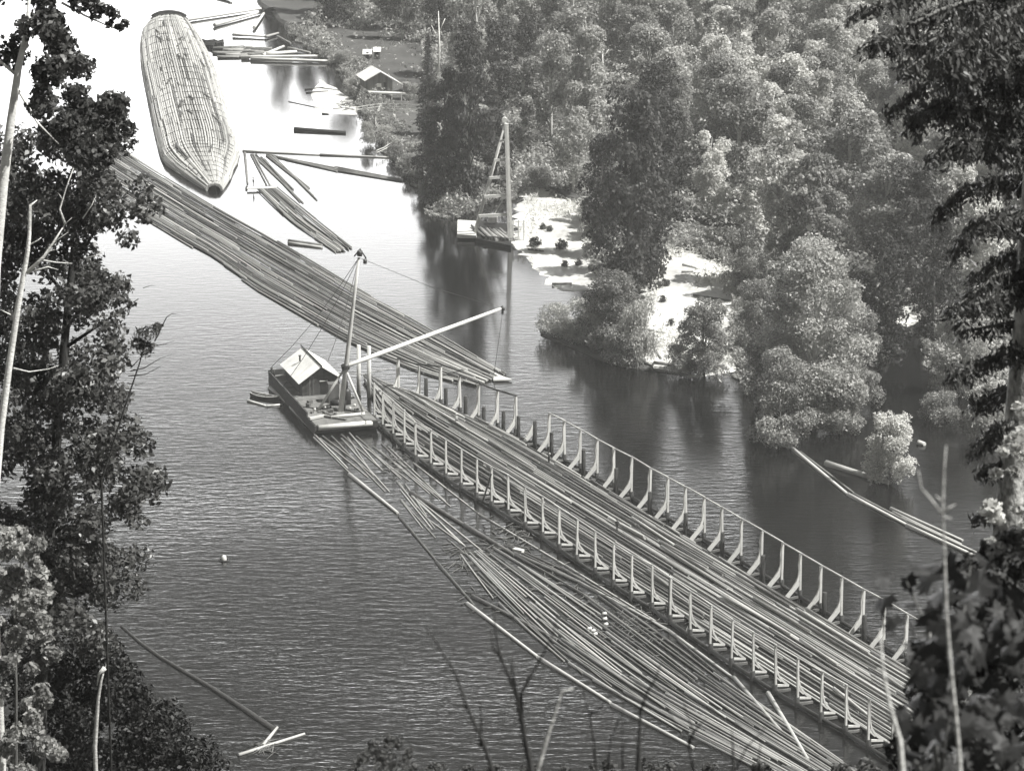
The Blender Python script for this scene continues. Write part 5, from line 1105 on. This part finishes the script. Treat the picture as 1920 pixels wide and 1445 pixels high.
sapling([[(1800, 1445), (1797, 1390), (1782, 1240), (1775, 1150), (1768, 960), (1770, 885), (1774, 835)], [(1768, 965), (1745, 935), (1728, 915), (1722, 880)], [(1768, 960), (1782, 950), (1792, 945)], [(1768, 968), (1785, 972)], [(1766, 940), (1755, 928)]], 10, .0065, 'thin pale upright sapling stem crossing the dark bush at the bottom right', 'palebark', .2)
sapling([[(1692, 1445), (1688, 1390), (1668, 1320), (1655, 1250), (1651, 1180)]], 10, .009, 'short pale slanting stem left of the thin upright sapling', 'palebark', .5)
sapling([[(924, 1445), (905, 1390), (875, 1321), (857, 1269), (826, 1217), (800, 1175)], [(875, 1325), (850, 1318), (828, 1312)], [(900, 1400), (903, 1350), (900, 1312), (880, 1300)]], 12, .009, 'leaning dark bare sapling farthest left of those rising at the bottom')
sapling([[(997, 1445), (985, 1390), (978, 1350), (969, 1303), (952, 1262), (940, 1235), (931, 1200), (926, 1147)], [(978, 1345), (978, 1298), (1000, 1258), (1018, 1227), (1036, 1190), (1050, 1140)], [(942, 1235), (925, 1215), (921, 1180)], [(968, 1300), (960, 1250), (958, 1225)]], 12, .012, 'stoutest dark bare sapling, forked like a Y, at the bottom middle')
sapling([[(1008, 1445), (1030, 1370), (1045, 1325), (1054, 1295), (1075, 1290)]], 12.5, .007, 'thin pale sapling slanting right beside the forked dark one', 'palebark', .4)
sapling([[(1118, 1445), (1114, 1390), (1104, 1334), (1091, 1290)], [(1106, 1338), (1125, 1328), (1140, 1308), (1150, 1290)], [(1138, 1445), (1145, 1385), (1167, 1334), (1172, 1300)], [(1168, 1445), (1166, 1380), (1168, 1335)]], 12, .0065, 'thin dark bare sapling between the forked one and the curved one')
sapling([[(1196, 1445), (1199, 1380), (1201, 1334), (1212, 1300), (1229, 1272), (1240, 1240)], [(1300, 1445), (1290, 1390), (1262, 1350), (1245, 1310)], [(1290, 1390), (1310, 1360), (1325, 1345)], [(1292, 1400), (1300, 1370), (1285, 1330), (1280, 1300)]], 12, .0085, 'curved dark bare sapling in front of the loose logs at the bottom')
sapling([[(1375, 1445), (1374, 1400), (1372, 1365)], [(1378, 1445), (1400, 1400), (1430, 1370), (1440, 1350)], [(1420, 1445), (1425, 1400), (1430, 1375)]], 12, .006, 'small dark twiggy sapling in front of the right end of the loose logs')
bl = fill([(660, 1450), (690, 1385), (735, 1370), (770, 1400), (790, 1450)], 26, (8, 16), (20, 22))
fore('hillside_shrub', 'faint wispy low bush at the bottom edge left of the bare saplings', 'shrub', bl, 700, .035, M['leafdark'], [(725, 1390), (725, 1440), (725, 1500)], .006, M['barkdark'], 21)
bl = fill([(400, 1520), (430, 1436), (600, 1446), (900, 1440), (1250, 1436), (1500, 1442), (1660, 1430), (1660, 1520)], 190, (9, 18), (30, 33))
fore('hillside_shrub', 'dark brushy fringe of the bluff along the very bottom edge', 'shrub', bl, 14000, .05, M['leafdark'], [(1000, 1450), (1000, 1500), (1000, 1560)], .03, M['barkdark'], 32)

#@@HAZE ------------------------------------------------------------- the hazy air
mb = MB(); mb.box((0, 1170, 85), (3020, 2900, 175), .5); hz = mb.build('haze', []); hz['kind'] = 'stuff'
m = bpy.data.materials.new('haze_air'); m.use_nodes = True; t = m.node_tree; t.nodes.clear()
o_ = t.nodes.new('ShaderNodeOutputMaterial'); v = t.nodes.new('ShaderNodeVolumePrincipled'); v.inputs['Color'].default_value = (.9, .9, .875, 1)
v.inputs['Density'].default_value = 0.00015; v.inputs['Anisotropy'].default_value = 0.3; t.links.new(v.outputs[0], o_.inputs['Volume'])
hz.data.materials.append(m)
